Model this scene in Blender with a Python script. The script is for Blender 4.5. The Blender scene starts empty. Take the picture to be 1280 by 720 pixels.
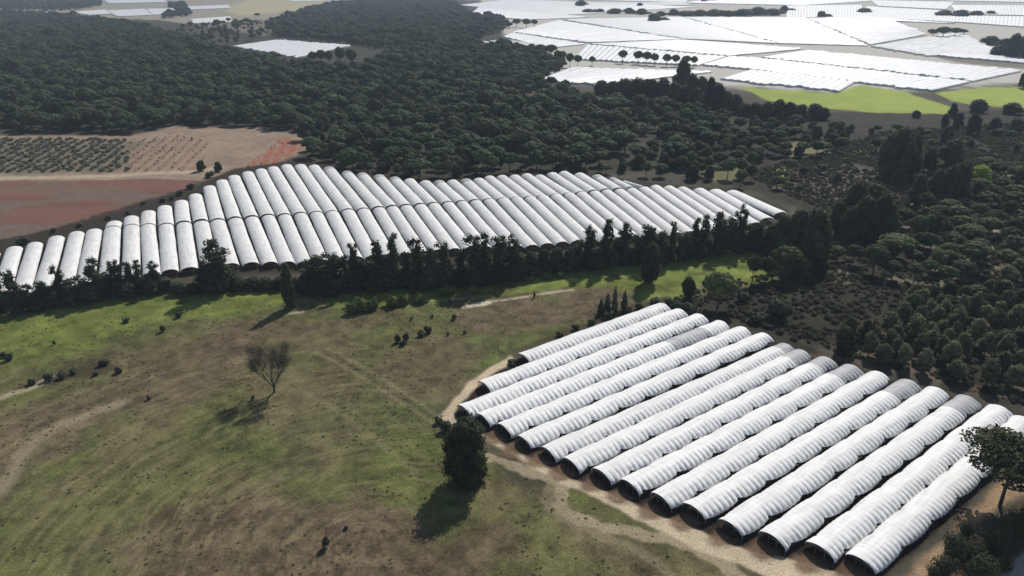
import bpy, math, random
import numpy as np
from mathutils import Vector

rng = np.random.default_rng(7)
random.seed(7)
SC = bpy.context.scene
ROOT = SC.collection
PI = math.pi

# ------------------------------------------------------------------ camera
CAM_H, FOC, HORIZ = 100.0, 931.0, -38.0
PITCH = math.atan((360 - HORIZ) / FOC)
SP, CP = math.sin(PITCH), math.cos(PITCH)
cam_d = bpy.data.cameras.new('camera')
cam = bpy.data.objects.new('camera', cam_d)
ROOT.objects.link(cam)
cam.location = (0, 0, CAM_H)
cam.rotation_euler = (PI / 2 - PITCH, 0, 0)
cam_d.sensor_width = 36
cam_d.lens = FOC / 1280 * 36
cam_d.clip_start = 1
cam_d.clip_end = 40000
SC.camera = cam


def gp(x, y, z=0.0):
    """world point at height z seen at photo position (x, y) (1280 x 720)"""
    X, Y = (x - 640) / FOC, (360 - y) / FOC
    t = (CAM_H - z) / (SP - Y * CP)
    return Vector((X * t, (CP + Y * SP) * t, z))


def depth(p):
    """distance along the view axis"""
    return p.y * CP + (CAM_H - p.z) * SP


def proj(p):
    d = depth(p)
    return 640 + FOC * p.x / d, 360 - FOC * ((p.z - CAM_H) * CP + p.y * SP) / d


def height_for(base, ytop):
    """height of an upright thing standing at base whose top reaches photo row ytop"""
    Y = (360 - ytop) / FOC
    dz = base.y * (Y * CP - SP) / (CP + Y * SP)
    return CAM_H + dz - base.z


# ------------------------------------------------------------------ noise
_perm = rng.permutation(4096)
_val = rng.random(4096)


def vn(x, y, seed=0):
    xi, yi = np.floor(x).astype(np.int64), np.floor(y).astype(np.int64)
    fx, fy = x - xi, y - yi
    fx, fy = fx * fx * (3 - 2 * fx), fy * fy * (3 - 2 * fy)

    def h(i, j):
        return _val[_perm[(_perm[(i + seed * 131) & 4095] + j) & 4095]]
    a, b, c, d = h(xi, yi), h(xi + 1, yi), h(xi, yi + 1), h(xi + 1, yi + 1)
    return (a * (1 - fx) + b * fx) * (1 - fy) + (c * (1 - fx) + d * fx) * fy


def fbm(x, y, seed=0, n=4):
    s, a, t = 0, 0.5, 0
    for k in range(n):
        s = s + a * vn(x * 2 ** k + 17.3 * k, y * 2 ** k - 9.1 * k, seed + k)
        t += a
        a *= 0.5
    return s / t


def sstep(a, b, x):
    t = np.clip((x - a) / (b - a), 0, 1)
    return t * t * (3 - 2 * t)


def gz(x, y):
    x, y = np.asarray(x, float), np.asarray(y, float)
    near = np.exp(-np.hypot(x, y) / 900)
    return near * ((fbm(x / 45, y / 45, 3, 2) - 0.5) * 1.0 + (fbm(x / 5, y / 5, 5, 2) - 0.5) * 0.35)


def gzp(x, y):
    return float(gz(np.array([x]), np.array([y]))[0])


# ------------------------------------------------------------------ mesh helpers
def lin(c):
    c = np.asarray(c, float) / 255
    return np.where(c <= 0.04045, c / 12.92, ((c + 0.055) / 1.055) ** 2.4)


def mesh_np(name, V, F, mats=(), smooth=False, midx=None, tint=None):
    """V (n,3); F (m,4) quads or list of faces"""
    me = bpy.data.meshes.new(name)
    V = np.asarray(V, np.float32)
    if isinstance(F, np.ndarray):
        k = F.shape[1]
        me.vertices.add(len(V))
        me.vertices.foreach_set('co', V.ravel())
        me.loops.add(F.size)
        me.loops.foreach_set('vertex_index', F.astype(np.int32).ravel())
        me.polygons.add(len(F))
        me.polygons.foreach_set('loop_start', np.arange(0, F.size, k, dtype=np.int32))
        me.polygons.foreach_set('loop_total', np.full(len(F), k, np.int32))
    else:
        me.from_pydata([tuple(v) for v in V], [], F)
    me.update(calc_edges=True)
    for m in mats:
        me.materials.append(m)
    if midx is not None:
        me.polygons.foreach_set('material_index', np.asarray(midx, np.int32))
    if smooth:
        me.polygons.foreach_set('use_smooth', np.ones(len(me.polygons), bool))
    if tint is not None:
        a = me.attributes.new('tint', 'FLOAT', 'FACE')
        a.data.foreach_set('value', np.asarray(tint, np.float32))
    return me


def link(name, data, parent=None):
    o = bpy.data.objects.new(name, data)
    ROOT.objects.link(o)
    if parent is not None:
        o.parent = parent
    return o


def tag(o, label=None, cat=None, group=None, kind=None):
    if label:
        o['label'] = label
    if cat:
        o['category'] = cat
    if group:
        o['group'] = group
    if kind:
        o['kind'] = kind
    return o


class Tubes:
    def __init__(self):
        self.V, self.F = [], []

    def tube(self, pts, radii, n=6):
        pts = [Vector(p) for p in pts]
        if not hasattr(radii, '__len__'):
            radii = [radii] * len(pts)
        b = len(self.V)
        for i, p in enumerate(pts):
            d = (pts[min(i + 1, len(pts) - 1)] - pts[max(i - 1, 0)])
            if d.length < 1e-6:
                d = Vector((0, 0, 1))
            d.normalize()
            u = d.orthogonal() if i == 0 else (u - d * u.dot(d))
            if u.length < 1e-6:
                u = d.orthogonal()
            u.normalize()
            w = d.cross(u)
            for k in range(n):
                a = 2 * PI * k / n
                self.V.append(p + (u * math.cos(a) + w * math.sin(a)) * radii[i])
        for i in range(len(pts) - 1):
            for k in range(n):
                k2 = (k + 1) % n
                self.F.append((b + i * n + k, b + i * n + k2, b + (i + 1) * n + k2, b + (i + 1) * n + k))
        return self

    def mesh(self, name, mat, smooth=True):
        return mesh_np(name, np.array([tuple(v) for v in self.V]), np.array(self.F), [mat], smooth)


# ------------------------------------------------------------------ materials
def new_mat(name):
    m = bpy.data.materials.new(name)
    m.use_nodes = True
    nt = m.node_tree
    b = nt.nodes['Principled BSDF']
    return m, nt, nt.nodes, nt.links, b


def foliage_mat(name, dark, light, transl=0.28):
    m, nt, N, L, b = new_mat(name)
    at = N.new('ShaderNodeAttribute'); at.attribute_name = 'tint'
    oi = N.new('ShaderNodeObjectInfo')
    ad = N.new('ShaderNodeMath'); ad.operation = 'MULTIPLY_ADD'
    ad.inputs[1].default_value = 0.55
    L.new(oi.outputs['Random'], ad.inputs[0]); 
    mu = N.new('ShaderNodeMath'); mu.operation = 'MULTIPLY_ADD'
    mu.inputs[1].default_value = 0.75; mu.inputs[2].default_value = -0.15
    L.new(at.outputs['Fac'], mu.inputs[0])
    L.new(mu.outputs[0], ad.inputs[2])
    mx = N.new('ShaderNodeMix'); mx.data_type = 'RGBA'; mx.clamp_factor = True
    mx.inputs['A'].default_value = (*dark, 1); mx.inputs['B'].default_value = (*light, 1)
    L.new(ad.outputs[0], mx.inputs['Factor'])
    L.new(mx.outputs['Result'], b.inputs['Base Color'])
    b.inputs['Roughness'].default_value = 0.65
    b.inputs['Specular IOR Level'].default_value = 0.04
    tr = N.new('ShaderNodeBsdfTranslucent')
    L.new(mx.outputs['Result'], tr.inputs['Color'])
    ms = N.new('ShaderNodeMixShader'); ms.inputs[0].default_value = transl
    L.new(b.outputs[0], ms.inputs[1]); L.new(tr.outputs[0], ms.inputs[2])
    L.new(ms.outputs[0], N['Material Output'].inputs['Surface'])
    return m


def noisy_mat(name, c1, c2, scale=1.0, rough=0.8, bump=0.0, detail=4):
    m, nt, N, L, b = new_mat(name)
    tc = N.new('ShaderNodeTexCoord')
    nz = N.new('ShaderNodeTexNoise'); nz.inputs['Scale'].default_value = scale; nz.inputs['Detail'].default_value = detail
    L.new(tc.outputs['Object'], nz.inputs['Vector'])
    rp = N.new('ShaderNodeMapRange'); rp.inputs[1].default_value = 0.35; rp.inputs[2].default_value = 0.65
    L.new(nz.outputs['Fac'], rp.inputs[0])
    mx = N.new('ShaderNodeMix'); mx.data_type = 'RGBA'
    mx.inputs['A'].default_value = (*c1, 1); mx.inputs['B'].default_value = (*c2, 1)
    L.new(rp.outputs[0], mx.inputs['Factor'])
    L.new(mx.outputs['Result'], b.inputs['Base Color'])
    b.inputs['Roughness'].default_value = rough
    if bump:
        bp = N.new('ShaderNodeBump'); bp.inputs['Strength'].default_value = bump
        L.new(nz.outputs['Fac'], bp.inputs['Height']); L.new(bp.outputs[0], b.inputs['Normal'])
    return m


def plastic_mat(name, c1, c2, transl=0.1, rough=0.42):
    m = noisy_mat(name, c1, c2, 0.35, rough, 0.0, 2)
    N, L = m.node_tree.nodes, m.node_tree.links
    b = N['Principled BSDF']
    b.inputs['Specular IOR Level'].default_value = .22
    mx = [q for q in N if q.bl_idname == 'ShaderNodeMix'][0]
    oi = N.new('ShaderNodeObjectInfo')
    tc = [q for q in N if q.bl_idname == 'ShaderNodeTexCoord'][0]
    mp = N.new('ShaderNodeMapping'); mp.inputs['Scale'].default_value = (1.6, .22, 1.6)
    L.new(tc.outputs['Object'], mp.inputs['Vector'])
    nz = N.new('ShaderNodeTexNoise'); nz.inputs['Scale'].default_value = .8; nz.inputs['Detail'].default_value = 2; nz.noise_dimensions = '4D'
    L.new(mp.outputs[0], nz.inputs['Vector'])
    wv = N.new('ShaderNodeMath'); wv.operation = 'MULTIPLY'; wv.inputs[1].default_value = 40
    L.new(oi.outputs['Random'], wv.inputs[0]); L.new(wv.outputs[0], nz.inputs['W'])
    r2 = N.new('ShaderNodeMapRange'); r2.inputs[1].default_value = .42; r2.inputs[2].default_value = .75; r2.inputs[3].default_value = 1.0; r2.inputs[4].default_value = .80
    L.new(nz.outputs['Fac'], r2.inputs[0])
    r3 = N.new('ShaderNodeMapRange'); r3.inputs[3].default_value = .95; r3.inputs[4].default_value = 1.03
    L.new(oi.outputs['Random'], r3.inputs[0])
    m1 = N.new('ShaderNodeMath'); m1.operation = 'MULTIPLY'
    L.new(r2.outputs[0], m1.inputs[0]); L.new(r3.outputs[0], m1.inputs[1])
    m2 = N.new('ShaderNodeMix'); m2.data_type = 'RGBA'; m2.blend_type = 'MULTIPLY'; m2.inputs['Factor'].default_value = 1
    L.new(mx.outputs['Result'], m2.inputs['A']); L.new(m1.outputs[0], m2.inputs['B'])
    L.new(m2.outputs['Result'], b.inputs['Base Color'])
    tr = N.new('ShaderNodeBsdfTranslucent'); tr.inputs['Color'].default_value = (*c1, 1)
    ms = N.new('ShaderNodeMixShader'); ms.inputs[0].default_value = transl
    L.new(b.outputs[0], ms.inputs[1]); L.new(tr.outputs[0], ms.inputs[2])
    L.new(ms.outputs[0], N['Material Output'].inputs['Surface'])
    return m


M = {}
M['pine'] = foliage_mat('pine_foliage', (0.042, 0.058, 0.026), (0.149, 0.183, 0.077))
M['fore_pine'] = foliage_mat('fore_pine_foliage', (0.026, 0.032, 0.016), (0.080, 0.089, 0.042))
M['olive_pine'] = foliage_mat('olive_pine_foliage', (.040, .050, .022), (.115, .130, .060))
M['young_pine'] = foliage_mat('young_pine_foliage', (0.075, 0.087, 0.051), (0.268, 0.267, 0.143))
M['dark_tree'] = foliage_mat('windbreak_foliage', (0.039, 0.047, 0.029), (0.133, 0.151, 0.091))
M['oak'] = foliage_mat('oak_foliage', (0.040, 0.048, 0.025), (0.129, 0.134, 0.071))
M['lime'] = foliage_mat('lime_foliage', (.24, .30, .05), (.46, .52, .12), .4)
M['bright_bush'] = foliage_mat('bright_bush_foliage', (.08, .11, .03), (.17, .21, .06), .25)
M['shrub'] = foliage_mat('shrub_foliage', (0.044, 0.052, 0.029), (0.122, 0.132, 0.074))
M['heath'] = foliage_mat('heath_foliage', (0.055, 0.051, 0.033), (0.151, 0.136, 0.087))
M['orchard'] = foliage_mat('orchard_foliage', (.10, .108, .08), (.27, .27, .20))
M['weed'] = foliage_mat('weed_foliage', (.085, .082, .042), (.21, .19, .105))
M['crop'] = foliage_mat('crop_foliage', (0.032, 0.048, 0.019), (0.088, 0.123, 0.044))
M['twig'] = foliage_mat('dry_leaf', (0.081, 0.068, 0.049), (0.178, 0.156, 0.111), .15)
M['far_pine'] = foliage_mat('far_pine_foliage', (0.028, 0.049, 0.024), (0.142, 0.183, 0.082))
M['bark'] = noisy_mat('bark', (.05, .04, .032), (.11, .09, .07), 3.0, .9, .4)
M['bare_bark'] = noisy_mat('bare_bark', (.06, .05, .04), (.12, .10, .08), 3.0, .9, .4)
M['plastic'] = plastic_mat('white_plastic', (.89, .87, .83), (.82, .80, .76), .04, .6)
M['plastic_mid'] = plastic_mat('white_plastic_sheet', (.88, .86, .82), (.81, .79, .75), .14, .6)
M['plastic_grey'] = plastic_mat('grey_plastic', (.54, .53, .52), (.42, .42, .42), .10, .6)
M['plastic_far'] = plastic_mat('far_white_plastic', (.74, .735, .72), (.68, .675, .66), .0, .5)
M['plastic_gutter'] = plastic_mat('gutter', (.52, .515, .50), (.40, .40, .39), .0, .6)
M['metal'] = noisy_mat('galvanised_steel', (.30, .30, .30), (.42, .42, .41), 2.0, .45)
M['metal'].node_tree.nodes['Principled BSDF'].inputs['Metallic'].default_value = 0.7

# ------------------------------------------------------------------ ground colouring
K = 0.98    # pixel value of a sunlit level surface with albedo 1, roughly


def alb(c):
    return lin(c) / K


def wpoly(pts):
    return np.array([tuple(gp(*p))[:2] for p in pts])


def sdf(P, poly):
    """signed distance, positive inside"""
    x, y = P[:, 0], P[:, 1]
    d = np.full(len(P), 1e18)
    ins = np.zeros(len(P), bool)
    n = len(poly)
    for i in range(n):
        a, b = poly[i], poly[(i + 1) % n]
        e = b - a
        t = np.clip(((x - a[0]) * e[0] + (y - a[1]) * e[1]) / (e @ e + 1e-12), 0, 1)
        dx, dy = x - a[0] - t * e[0], y - a[1] - t * e[1]
        d = np.minimum(d, dx * dx + dy * dy)
        c = (a[1] > y) != (b[1] > y)
        xi = a[0] + (y - a[1]) * e[0] / (e[1] if abs(e[1]) > 1e-9 else 1e-9)
        ins ^= c & (x < xi)
    d = np.sqrt(d)
    return np.where(ins, d, -d)


def line_d(P, pts):
    x, y = P[:, 0], P[:, 1]
    d = np.full(len(P), 1e18)
    for a, b in zip(pts[:-1], pts[1:]):
        e = b - a
        t = np.clip(((x - a[0]) * e[0] + (y - a[1]) * e[1]) / (e @ e + 1e-12), 0, 1)
        dx, dy = x - a[0] - t * e[0], y - a[1] - t * e[1]
        d = np.minimum(d, dx * dx + dy * dy)
    return np.sqrt(d)


def smooth_line(pts, n=6):
    P = [np.array(p, float) for p in pts]
    P = [2 * P[0] - P[1]] + P + [2 * P[-1] - P[-2]]
    out = []
    for i in range(1, len(P) - 2):
        for k in range(n):
            t = k / n
            a, b, c, d = P[i - 1:i + 3]
            out.append(0.5 * (2 * b + (c - a) * t + (2 * a - 5 * b + 4 * c - d) * t * t + (3 * b - a - 3 * c + d) * t ** 3))
    out.append(P[-2])
    return out


# near tunnels: ridge ends in the photograph, front then back
NEAR_A = [(654, 443), (604.6, 478), (579.6, 508.5), (603.5, 519), (629, 531), (654, 546), (684, 560), (713, 574),
          (752, 588), (787, 602), (826, 619), (868, 633), (913, 653), (966, 669), (1026, 682), (1077, 697)]
NEAR_B = [(831, 379), (852, 386), (877, 393), (904, 400.6), (931, 408), (958, 416), (985, 429), (1005, 437),
          (1036, 446), (1068, 455.6), (1102, 464.5), (1140, 475), (1174, 485), (1213, 495), (1253, 507), (1284, 521)]
NEAR_H = 2.65

RED = (116, 82, 71)


def ground_colours(x, y):
    P = np.stack([x, y], 1)
    r = np.hypot(x, y)
    n_big = fbm(x / 60, y / 60, 11, 4)
    n_mid = fbm(x / 14, y / 14, 21, 4)
    n_sm = fbm(x / 2.6, y / 2.6, 31, 4)
    n_xs = fbm(x / 0.7, y / 0.7, 41, 2)
    C = np.empty((len(x), 3))
    C[:] = alb((76, 71, 58))
    C *= (0.65 + 0.7 * n_mid)[:, None]

    def put(mask, col):
        C[:] = C * (1 - mask[:, None]) + np.asarray(col) * mask[:, None]

    def reg(pts, col, soft=4.0, amp=8.0, s=1.0, sub=None, scl=14):
        poly = wpoly(pts)
        mg = soft + amp
        lo, hi = poly.min(0) - mg, poly.max(0) + mg
        idx = np.nonzero((x > lo[0]) & (x < hi[0]) & (y > lo[1]) & (y < hi[1]))[0]
        if not len(idx):
            return
        q = P[idx]
        w = sdf(q, poly) + (fbm(q[:, 0] / scl, q[:, 1] / scl, 51, 4) - .5) * 2 * amp
        mk = sstep(-soft, soft, w) * s
        if sub is not None:
            mk = mk * sub[idx]
        c = col[idx] if isinstance(col, np.ndarray) and col.ndim == 2 else np.asarray(col)
        C[idx] = C[idx] * (1 - mk[:, None]) + c * mk[:, None]

    def track(pts, width, col, s=1.0, soft=.5, ruts=False, px=True):
        pl = smooth_line([tuple(gp(*p))[:2] if px else p for p in pts])
        d = np.full(len(x), 1e9)
        ar = np.array(pl)
        mg = width * 2 + 3
        lo, hi = ar.min(0) - mg, ar.max(0) + mg
        idx = np.nonzero((x > lo[0]) & (x < hi[0]) & (y > lo[1]) & (y < hi[1]))[0]
        if not len(idx):
            return
        q = P[idx]
        d = line_d(q, pl) + (fbm(q[:, 0] / 3, q[:, 1] / 3, 61, 3) - .5) * width * .8
        if ruts:
            d = np.abs(d - width * .5) + width * .2
            mk = sstep(width * .55, width * .22, d)
        else:
            mk = sstep(width / 2 + soft, width / 2 - soft, d)
        mk = mk * s * (0.55 + 0.9 * np.clip(n_sm[idx], 0, .5))
        mk = np.clip(mk, 0, 1)
        C[idx] = C[idx] * (1 - mk[:, None]) + np.asarray(col) * mk[:, None]

    # far plain between the plots: dry soil
    reg([(560, 5), (560, -36), (1500, -36), (1500, 130), (1280, 105), (1060, 116), (900, 108), (670, 104), (620, 40)], alb((186, 181, 170)), 25, 20)
    reg([(-400, 10), (-400, -36), (600, -36), (560, 6), (440, 12), (330, 60), (250, 60), (130, 28), (-50, 20)], alb((142, 134, 118)), 25, 20)
    reg([(190, 40), (250, 26), (345, 24), (400, 60), (330, 66), (250, 62)], np.array(alb((112, 102, 86)))[None] * (.6 + .8 * n_mid)[:, None], 20, 20)
    reg([(300, 20), (420, 8), (520, 0), (520, -10), (330, -10), (280, 12)], alb((166, 156, 122)), 20, 15)
    reg([(1090, 52), (1162, 60), (1280, 66), (1320, 90), (1200, 79)], alb((118, 112, 98)), 8, 5)
    # woodland floor
    floor_c = np.array(alb((58, 56, 44)))[None] * (0.55 + 0.9 * n_mid)[:, None]
    reg([(-250, 165), (165, 168), (215, 157), (375, 166), (390, 197), (560, 222), (880, 212), (940, 185), (1000, 165), (900, 128), (740, 128), (640, 60), (600, 0), (420, 0), (330, 45), (200, 25), (-250, 12)], floor_c, 8, 6)
    # heath on the right
    hc = np.array(alb((50, 47, 37)))[None] * (0.45 + 1.0 * n_sm)[:, None] * (.7 + .6 * n_mid)[:, None]
    reg([(870, 215), (930, 150), (1040, 140), (1400, 135), (1500, 300), (1500, 600), (1270, 520), (1000, 440), (830, 372), (900, 345), (1010, 330), (1000, 260)], hc, 6, 6)
    pg = sstep(.50, .64, fbm(x / 9, y / 9, 121, 3))
    reg([(1020, 300), (1100, 268), (1180, 240), (1300, 190), (1420, 190), (1420, 380), (1140, 372), (1030, 345)], alb((112, 106, 84)), 6, 6, .85, pg)
    reg([(1040, 440), (1140, 400), (1400, 380), (1420, 540), (1270, 510), (1060, 452)], alb((104, 96, 80)), 6, 6, .7, pg)
    reg([(1040, 205), (1110, 215), (1130, 250), (1060, 262), (1000, 240), (960, 235)], alb((98, 92, 82)), 6, 6, .8)
    for q, c in [([(872, 216), (892, 206), (906, 214), (932, 204), (940, 216), (924, 222), (905, 231), (888, 226)], (112, 108, 74)), ([(980, 178), (1030, 176), (1040, 190), (985, 196)], (125, 118, 88)),
                 ([(970, 214), (985, 212), (986, 228), (972, 230)], (130, 140, 60)), ([(1062, 186), (1090, 186), (1088, 194), (1064, 196)], (120, 128, 70)),
                 ([(1020, 265), (1055, 262), (1055, 292), (1025, 290)], (104, 106, 72)), ([(1025, 300), (1052, 300), (1052, 318), (1028, 318)], (112, 132, 50)),
                 ([(1060, 280), (1075, 285), (1070, 296), (1058, 292)], (140, 130, 105))]:
        reg(q, alb(c), 2, 5, .85, None, 6)
    track([(1226, 268), (1250, 278), (1240, 300), (1232, 330), (1262, 352), (1270, 372)], 3.4, alb((150, 138, 118)), .8)
    track([(1100, 280), (1130, 262), (1150, 250)], 3, alb((130, 125, 105)), .5)
    track([(1010, 445), (1060, 450), (1130, 462), (1280, 500)], 3.5, alb((104, 84, 68)), .5)
    track([(575, 128), (620, 133), (660, 130)], 5, alb((150, 130, 112)), .6, 2)
    reg([(545, 118), (640, 108), (700, 112), (690, 135), (620, 148), (550, 138)], alb((96, 80, 70)), 10, 12, .8)
    # far green fields
    gc = np.array(alb((146, 158, 72)))[None] * (0.86 + 0.28 * n_mid)[:, None] * (0.9 + .2 * n_big)[:, None]
    reg([(925, 109), (1045, 117), (1075, 106), (1130, 115), (1190, 134), (1185, 143), (1100, 141), (1035, 136), (960, 126)], gc, 2, 2)
    reg([(1168, 116), (1235, 109), (1420, 108), (1420, 138), (1285, 136), (1215, 131), (1190, 126)], gc, 2, 2)
    # red fields and orchard on the left
    oc = np.array(alb((142, 123, 105)))[None] * (0.55 + .5 * n_sm + .4 * n_mid)[:, None]
    reg([(-300, 168), (165, 170), (215, 158), (320, 160), (380, 168), (386, 186), (330, 212), (250, 226), (-300, 232)], oc, 3, 3)
    # planting rows
    a0, a1 = np.array(gp(198, 213))[:2], np.array(gp(231, 183))[:2]
    rd = (a1 - a0) / np.linalg.norm(a1 - a0); rn = np.array([rd[1], -rd[0]])
    u = (P - a0) @ rn
    rows = 0.5 + 0.5 * np.cos(2 * PI * u / 6.0 + 1.2 * (n_mid - .5))
    reg([(120, 216), (165, 176), (222, 170), (262, 176), (258, 200), (235, 216)], alb((128, 88, 72)), 3, 8, .7, np.clip(rows ** 1.5 * (.3 + 1.2 * n_sm), 0, 1))
    reg([(-300, 172), (150, 176), (190, 176), (150, 214), (-300, 222)], alb((100, 95, 78)), 5, 12, .8)
    reg([(300, 216), (330, 190), (350, 180), (345, 176), (360, 172), (382, 180), (352, 202)], alb((150, 92, 72)), 2, 3, .9, np.clip(rows + .35, 0, 1))
    rc = np.array(alb(RED))[None] * (0.75 + .5 * fbm(x / 60, y / 9, 71, 4))[:, None]
    rb = np.array(alb((108, 92, 80)))[None]
    st = sstep(.42, .62, fbm(x / 34, y / 9, 73, 4))[:, None]
    rc = rc * st + rb * (1 - st) * (0.8 + .4 * n_sm)[:, None]
    reg([(-300, 230), (190, 224), (245, 226), (235, 240), (120, 275), (0, 303), (-300, 400)], rc, 2, 2)
    track([(-200, 226), (60, 222), (190, 217), (250, 214), (275, 208)], 6, alb((176, 158, 132)), .9, 2)
    track([(235, 238), (150, 263), (60, 290), (0, 303), (-80, 325)], 7, alb((46, 42, 34)), .95, 2)
    # floor of the middle tunnel block
    mb = [(-120, 420), (-60, 320), (0, 305), (60, 288), (138, 268), (230, 240), (290, 212), (370, 200), (420, 205), (540, 221), (700, 211), (800, 227), (918, 236), (988, 263), (955, 283), (700, 312), (400, 340), (240, 345), (50, 378)]
    reg(mb, alb((52, 46, 36)), 2, 2)
    reg([(40, 355), (60, 355), (60, 385), (30, 390)], alb((130, 80, 60)), 1.5, 2)
    # open field in front
    g = sstep(.36, .62, n_big * .45 + n_mid * .55)[:, None]
    br = np.array(alb((102, 94, 66))); gr = np.array(alb((92, 96, 54)))
    fc = br * (1 - g) + gr * g
    n_m2 = fbm(x / 6.5, y / 6.5, 25, 3)
    tex = (-0.10 + 1.0 * n_sm + .46 * n_xs + .58 * n_m2)
    fc = fc * tex[:, None]
    dk = sstep(.60, .74, fbm(x / 5, y / 5, 81, 3))[:, None] * .28
    fc = fc * (1 - dk) + np.array(alb((70, 58, 46))) * dk
    field = [(-400, 395), (-60, 400), (60, 385), (200, 362), (400, 358), (560, 350), (700, 335), (850, 325), (935, 308), (1000, 330), (950, 355), (850, 375), (830, 385), (650, 440), (560, 500), (545, 520), (640, 600), (760, 640), (880, 690), (1010, 735), (1400, 1050), (1000, 1100), (-900, 1100)]
    reg(field, fc, 3, 3)
    # patches inside the field
    bright = np.array(alb((106, 116, 54)))[None] * (0.05 + .85 * n_sm + .95 * n_m2)[:, None]
    reg([(-100, 395), (60, 380), (200, 362), (330, 352), (420, 362), (340, 385), (250, 392), (190, 408), (110, 432), (-100, 480)], bright, 4, 9, .85)
    reg([(420, 372), (560, 356), (640, 342), (680, 352), (620, 365), (560, 374), (440, 392)], bright, 3, 7, .85)
    reg([(660, 342), (735, 335), (800, 325), (930, 305), (960, 330), (945, 350), (880, 355), (850, 372), (800, 378), (760, 356), (690, 362), (640, 366)], bright * 1.08, 3, 4, .95)
    reg([(800, 350), (850, 335), (935, 310), (960, 345), (880, 345), (860, 365), (800, 375)], bright * 1.15, 3, 5, .8)
    dgreen = np.array(alb((90, 94, 50)))[None] * tex[:, None] * 1.05
    for q, s in [([(60, 640), (150, 560), (260, 520), (340, 540), (330, 600), (180, 640), (90, 700)], .6),
                 ([(430, 590), (490, 560), (560, 575), (560, 640), (470, 640)], .95),
                 ([(240, 520), (290, 480), (340, 500), (300, 540), (250, 560)], .8),
                 ([(420, 440), (480, 420), (520, 430), (500, 470), (440, 480)], .6),
                 ([(600, 450), (650, 430), (660, 445), (620, 455)], .7),
                 ([(540, 520), (580, 540), (620, 600), (580, 610), (530, 560)], .7),
                 ([(20, 450), (120, 440), (110, 480), (40, 510), (-80, 520)], .7),
                 ([(-200, 660), (30, 640), (60, 760), (-200, 800)], .7),
                 ([(690, 615), (730, 612), (800, 640), (860, 668), (880, 690), (790, 668), (720, 645)], 1.0),
                 ([(600, 640), (660, 620), (740, 680), (850, 720), (640, 760), (560, 680)], .55),
                 ([(560, 385), (680, 395), (660, 420), (560, 425)], .45)]:
        reg(q, dgreen, 4, 8, s * .8)
    brown = np.array(alb((100, 85, 68)))[None] * tex[:, None] * 1.05
    for q, s in [([(230, 660), (420, 590), (480, 640), (600, 650), (620, 720), (600, 800), (100, 800), (150, 690)], .75),
                 ([(-100, 560), (60, 500), (250, 440), (330, 430), (300, 465), (100, 540), (0, 590)], .7),
                 ([(360, 640), (420, 610), (470, 650), (440, 690), (370, 690)], .8),
                 ([(560, 400), (730, 365), (800, 362), (760, 395), (680, 412), (640, 430)], .8),
                 ([(450, 450), (560, 425), (600, 440), (560, 490), (500, 500)], .6),
                 ([(160, 430), (330, 402), (480, 392), (440, 420), (250, 440)], .6)]:
        reg(q, brown, 5, 14, s)
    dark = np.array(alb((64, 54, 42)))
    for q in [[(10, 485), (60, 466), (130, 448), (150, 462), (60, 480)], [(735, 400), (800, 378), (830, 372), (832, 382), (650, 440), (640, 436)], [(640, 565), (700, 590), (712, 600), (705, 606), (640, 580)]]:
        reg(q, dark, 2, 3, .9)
    clod = sstep(.55, .70, fbm(x / 3.2, y / 3.2, 131, 4))
    reg([(180, 640), (300, 600), (420, 580), (520, 640), (640, 660), (660, 800), (100, 800)], alb((70, 58, 46)), 6, 14, .6, clod)
    reg([(-60, 440), (150, 425), (330, 380), (520, 395), (640, 380), (700, 400), (560, 440), (480, 470), (300, 440), (100, 500), (-60, 520)], alb((72, 64, 46)), 6, 14, .45, clod)
    pale = alb((178, 164, 140))
    # curving lines left by the mower
    cx_, cy_ = gp(470, 690)[:2]
    rad_ = np.hypot(x - cx_, y - cy_) + (n_mid - .5) * 5
    th_ = np.arctan2(y - cy_, x - cx_)
    mow = [(-300, 480), (150, 470), (300, 440), (450, 450), (560, 540), (600, 640), (480, 660), (300, 800), (-300, 900)]
    l1 = sstep(.50, .68, fbm(rad_ / 1.1, th_ * 5, 91, 3))
    l2 = sstep(.50, .68, fbm(rad_ / 1.3 + 50, th_ * 4, 95, 3))
    reg(mow, alb((140, 128, 92)), 8, 10, .28, l1)
    reg(mow, alb((66, 66, 42)), 8, 10, .30, l2)
    track([(395, 440), (440, 465), (480, 490), (520, 515), (556, 538)], 1.1, alb((146, 134, 102)), .42, .7)
    track([(410, 436), (456, 461), (494, 484), (530, 508), (562, 530)], 1.1, alb((146, 134, 102)), .35, .7)
    track([(380, 490), (430, 520), (520, 590)], 1.6, alb((128, 116, 88)), .4, .6)
    track([(610, 572), (660, 590), (702, 606), (704, 634), (740, 655), (820, 672), (885, 692), (930, 725)], 3.0, alb((158, 144, 116)), .8)
    track([(690, 600), (688, 630), (720, 655), (800, 690), (850, 730)], 2.4, alb((140, 128, 102)), .5)
    track([(-60, 520), (0, 497), (40, 484), (62, 470)], 2.0, alb((165, 152, 128)), .7)
    track([(-40, 640), (5, 612), (22, 580), (60, 540), (150, 505)], 3.4, alb((160, 146, 122)), .45, 1.5)
    track([(580, 384), (600, 379), (634, 374), (690, 365), (715, 362)], 1.4, pale, .9)
    track([(588, 382), (612, 378)], 2.2, alb((205, 195, 172)), .9)
    track([(530, 376), (580, 373)], 1.0, pale, .5)
    track([(360, 392), (378, 389)], 1.4, pale, .7)
    # floor of the near tunnel block, worn path round it
    A = [np.array(gp(*p, NEAR_H))[:2] for p in NEAR_A]
    B = [np.array(gp(*p, NEAR_H))[:2] for p in NEAR_B]
    ax = (B[8] - A[8]) / np.linalg.norm(B[8] - A[8]); nx = np.array([ax[1], -ax[0]])
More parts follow.
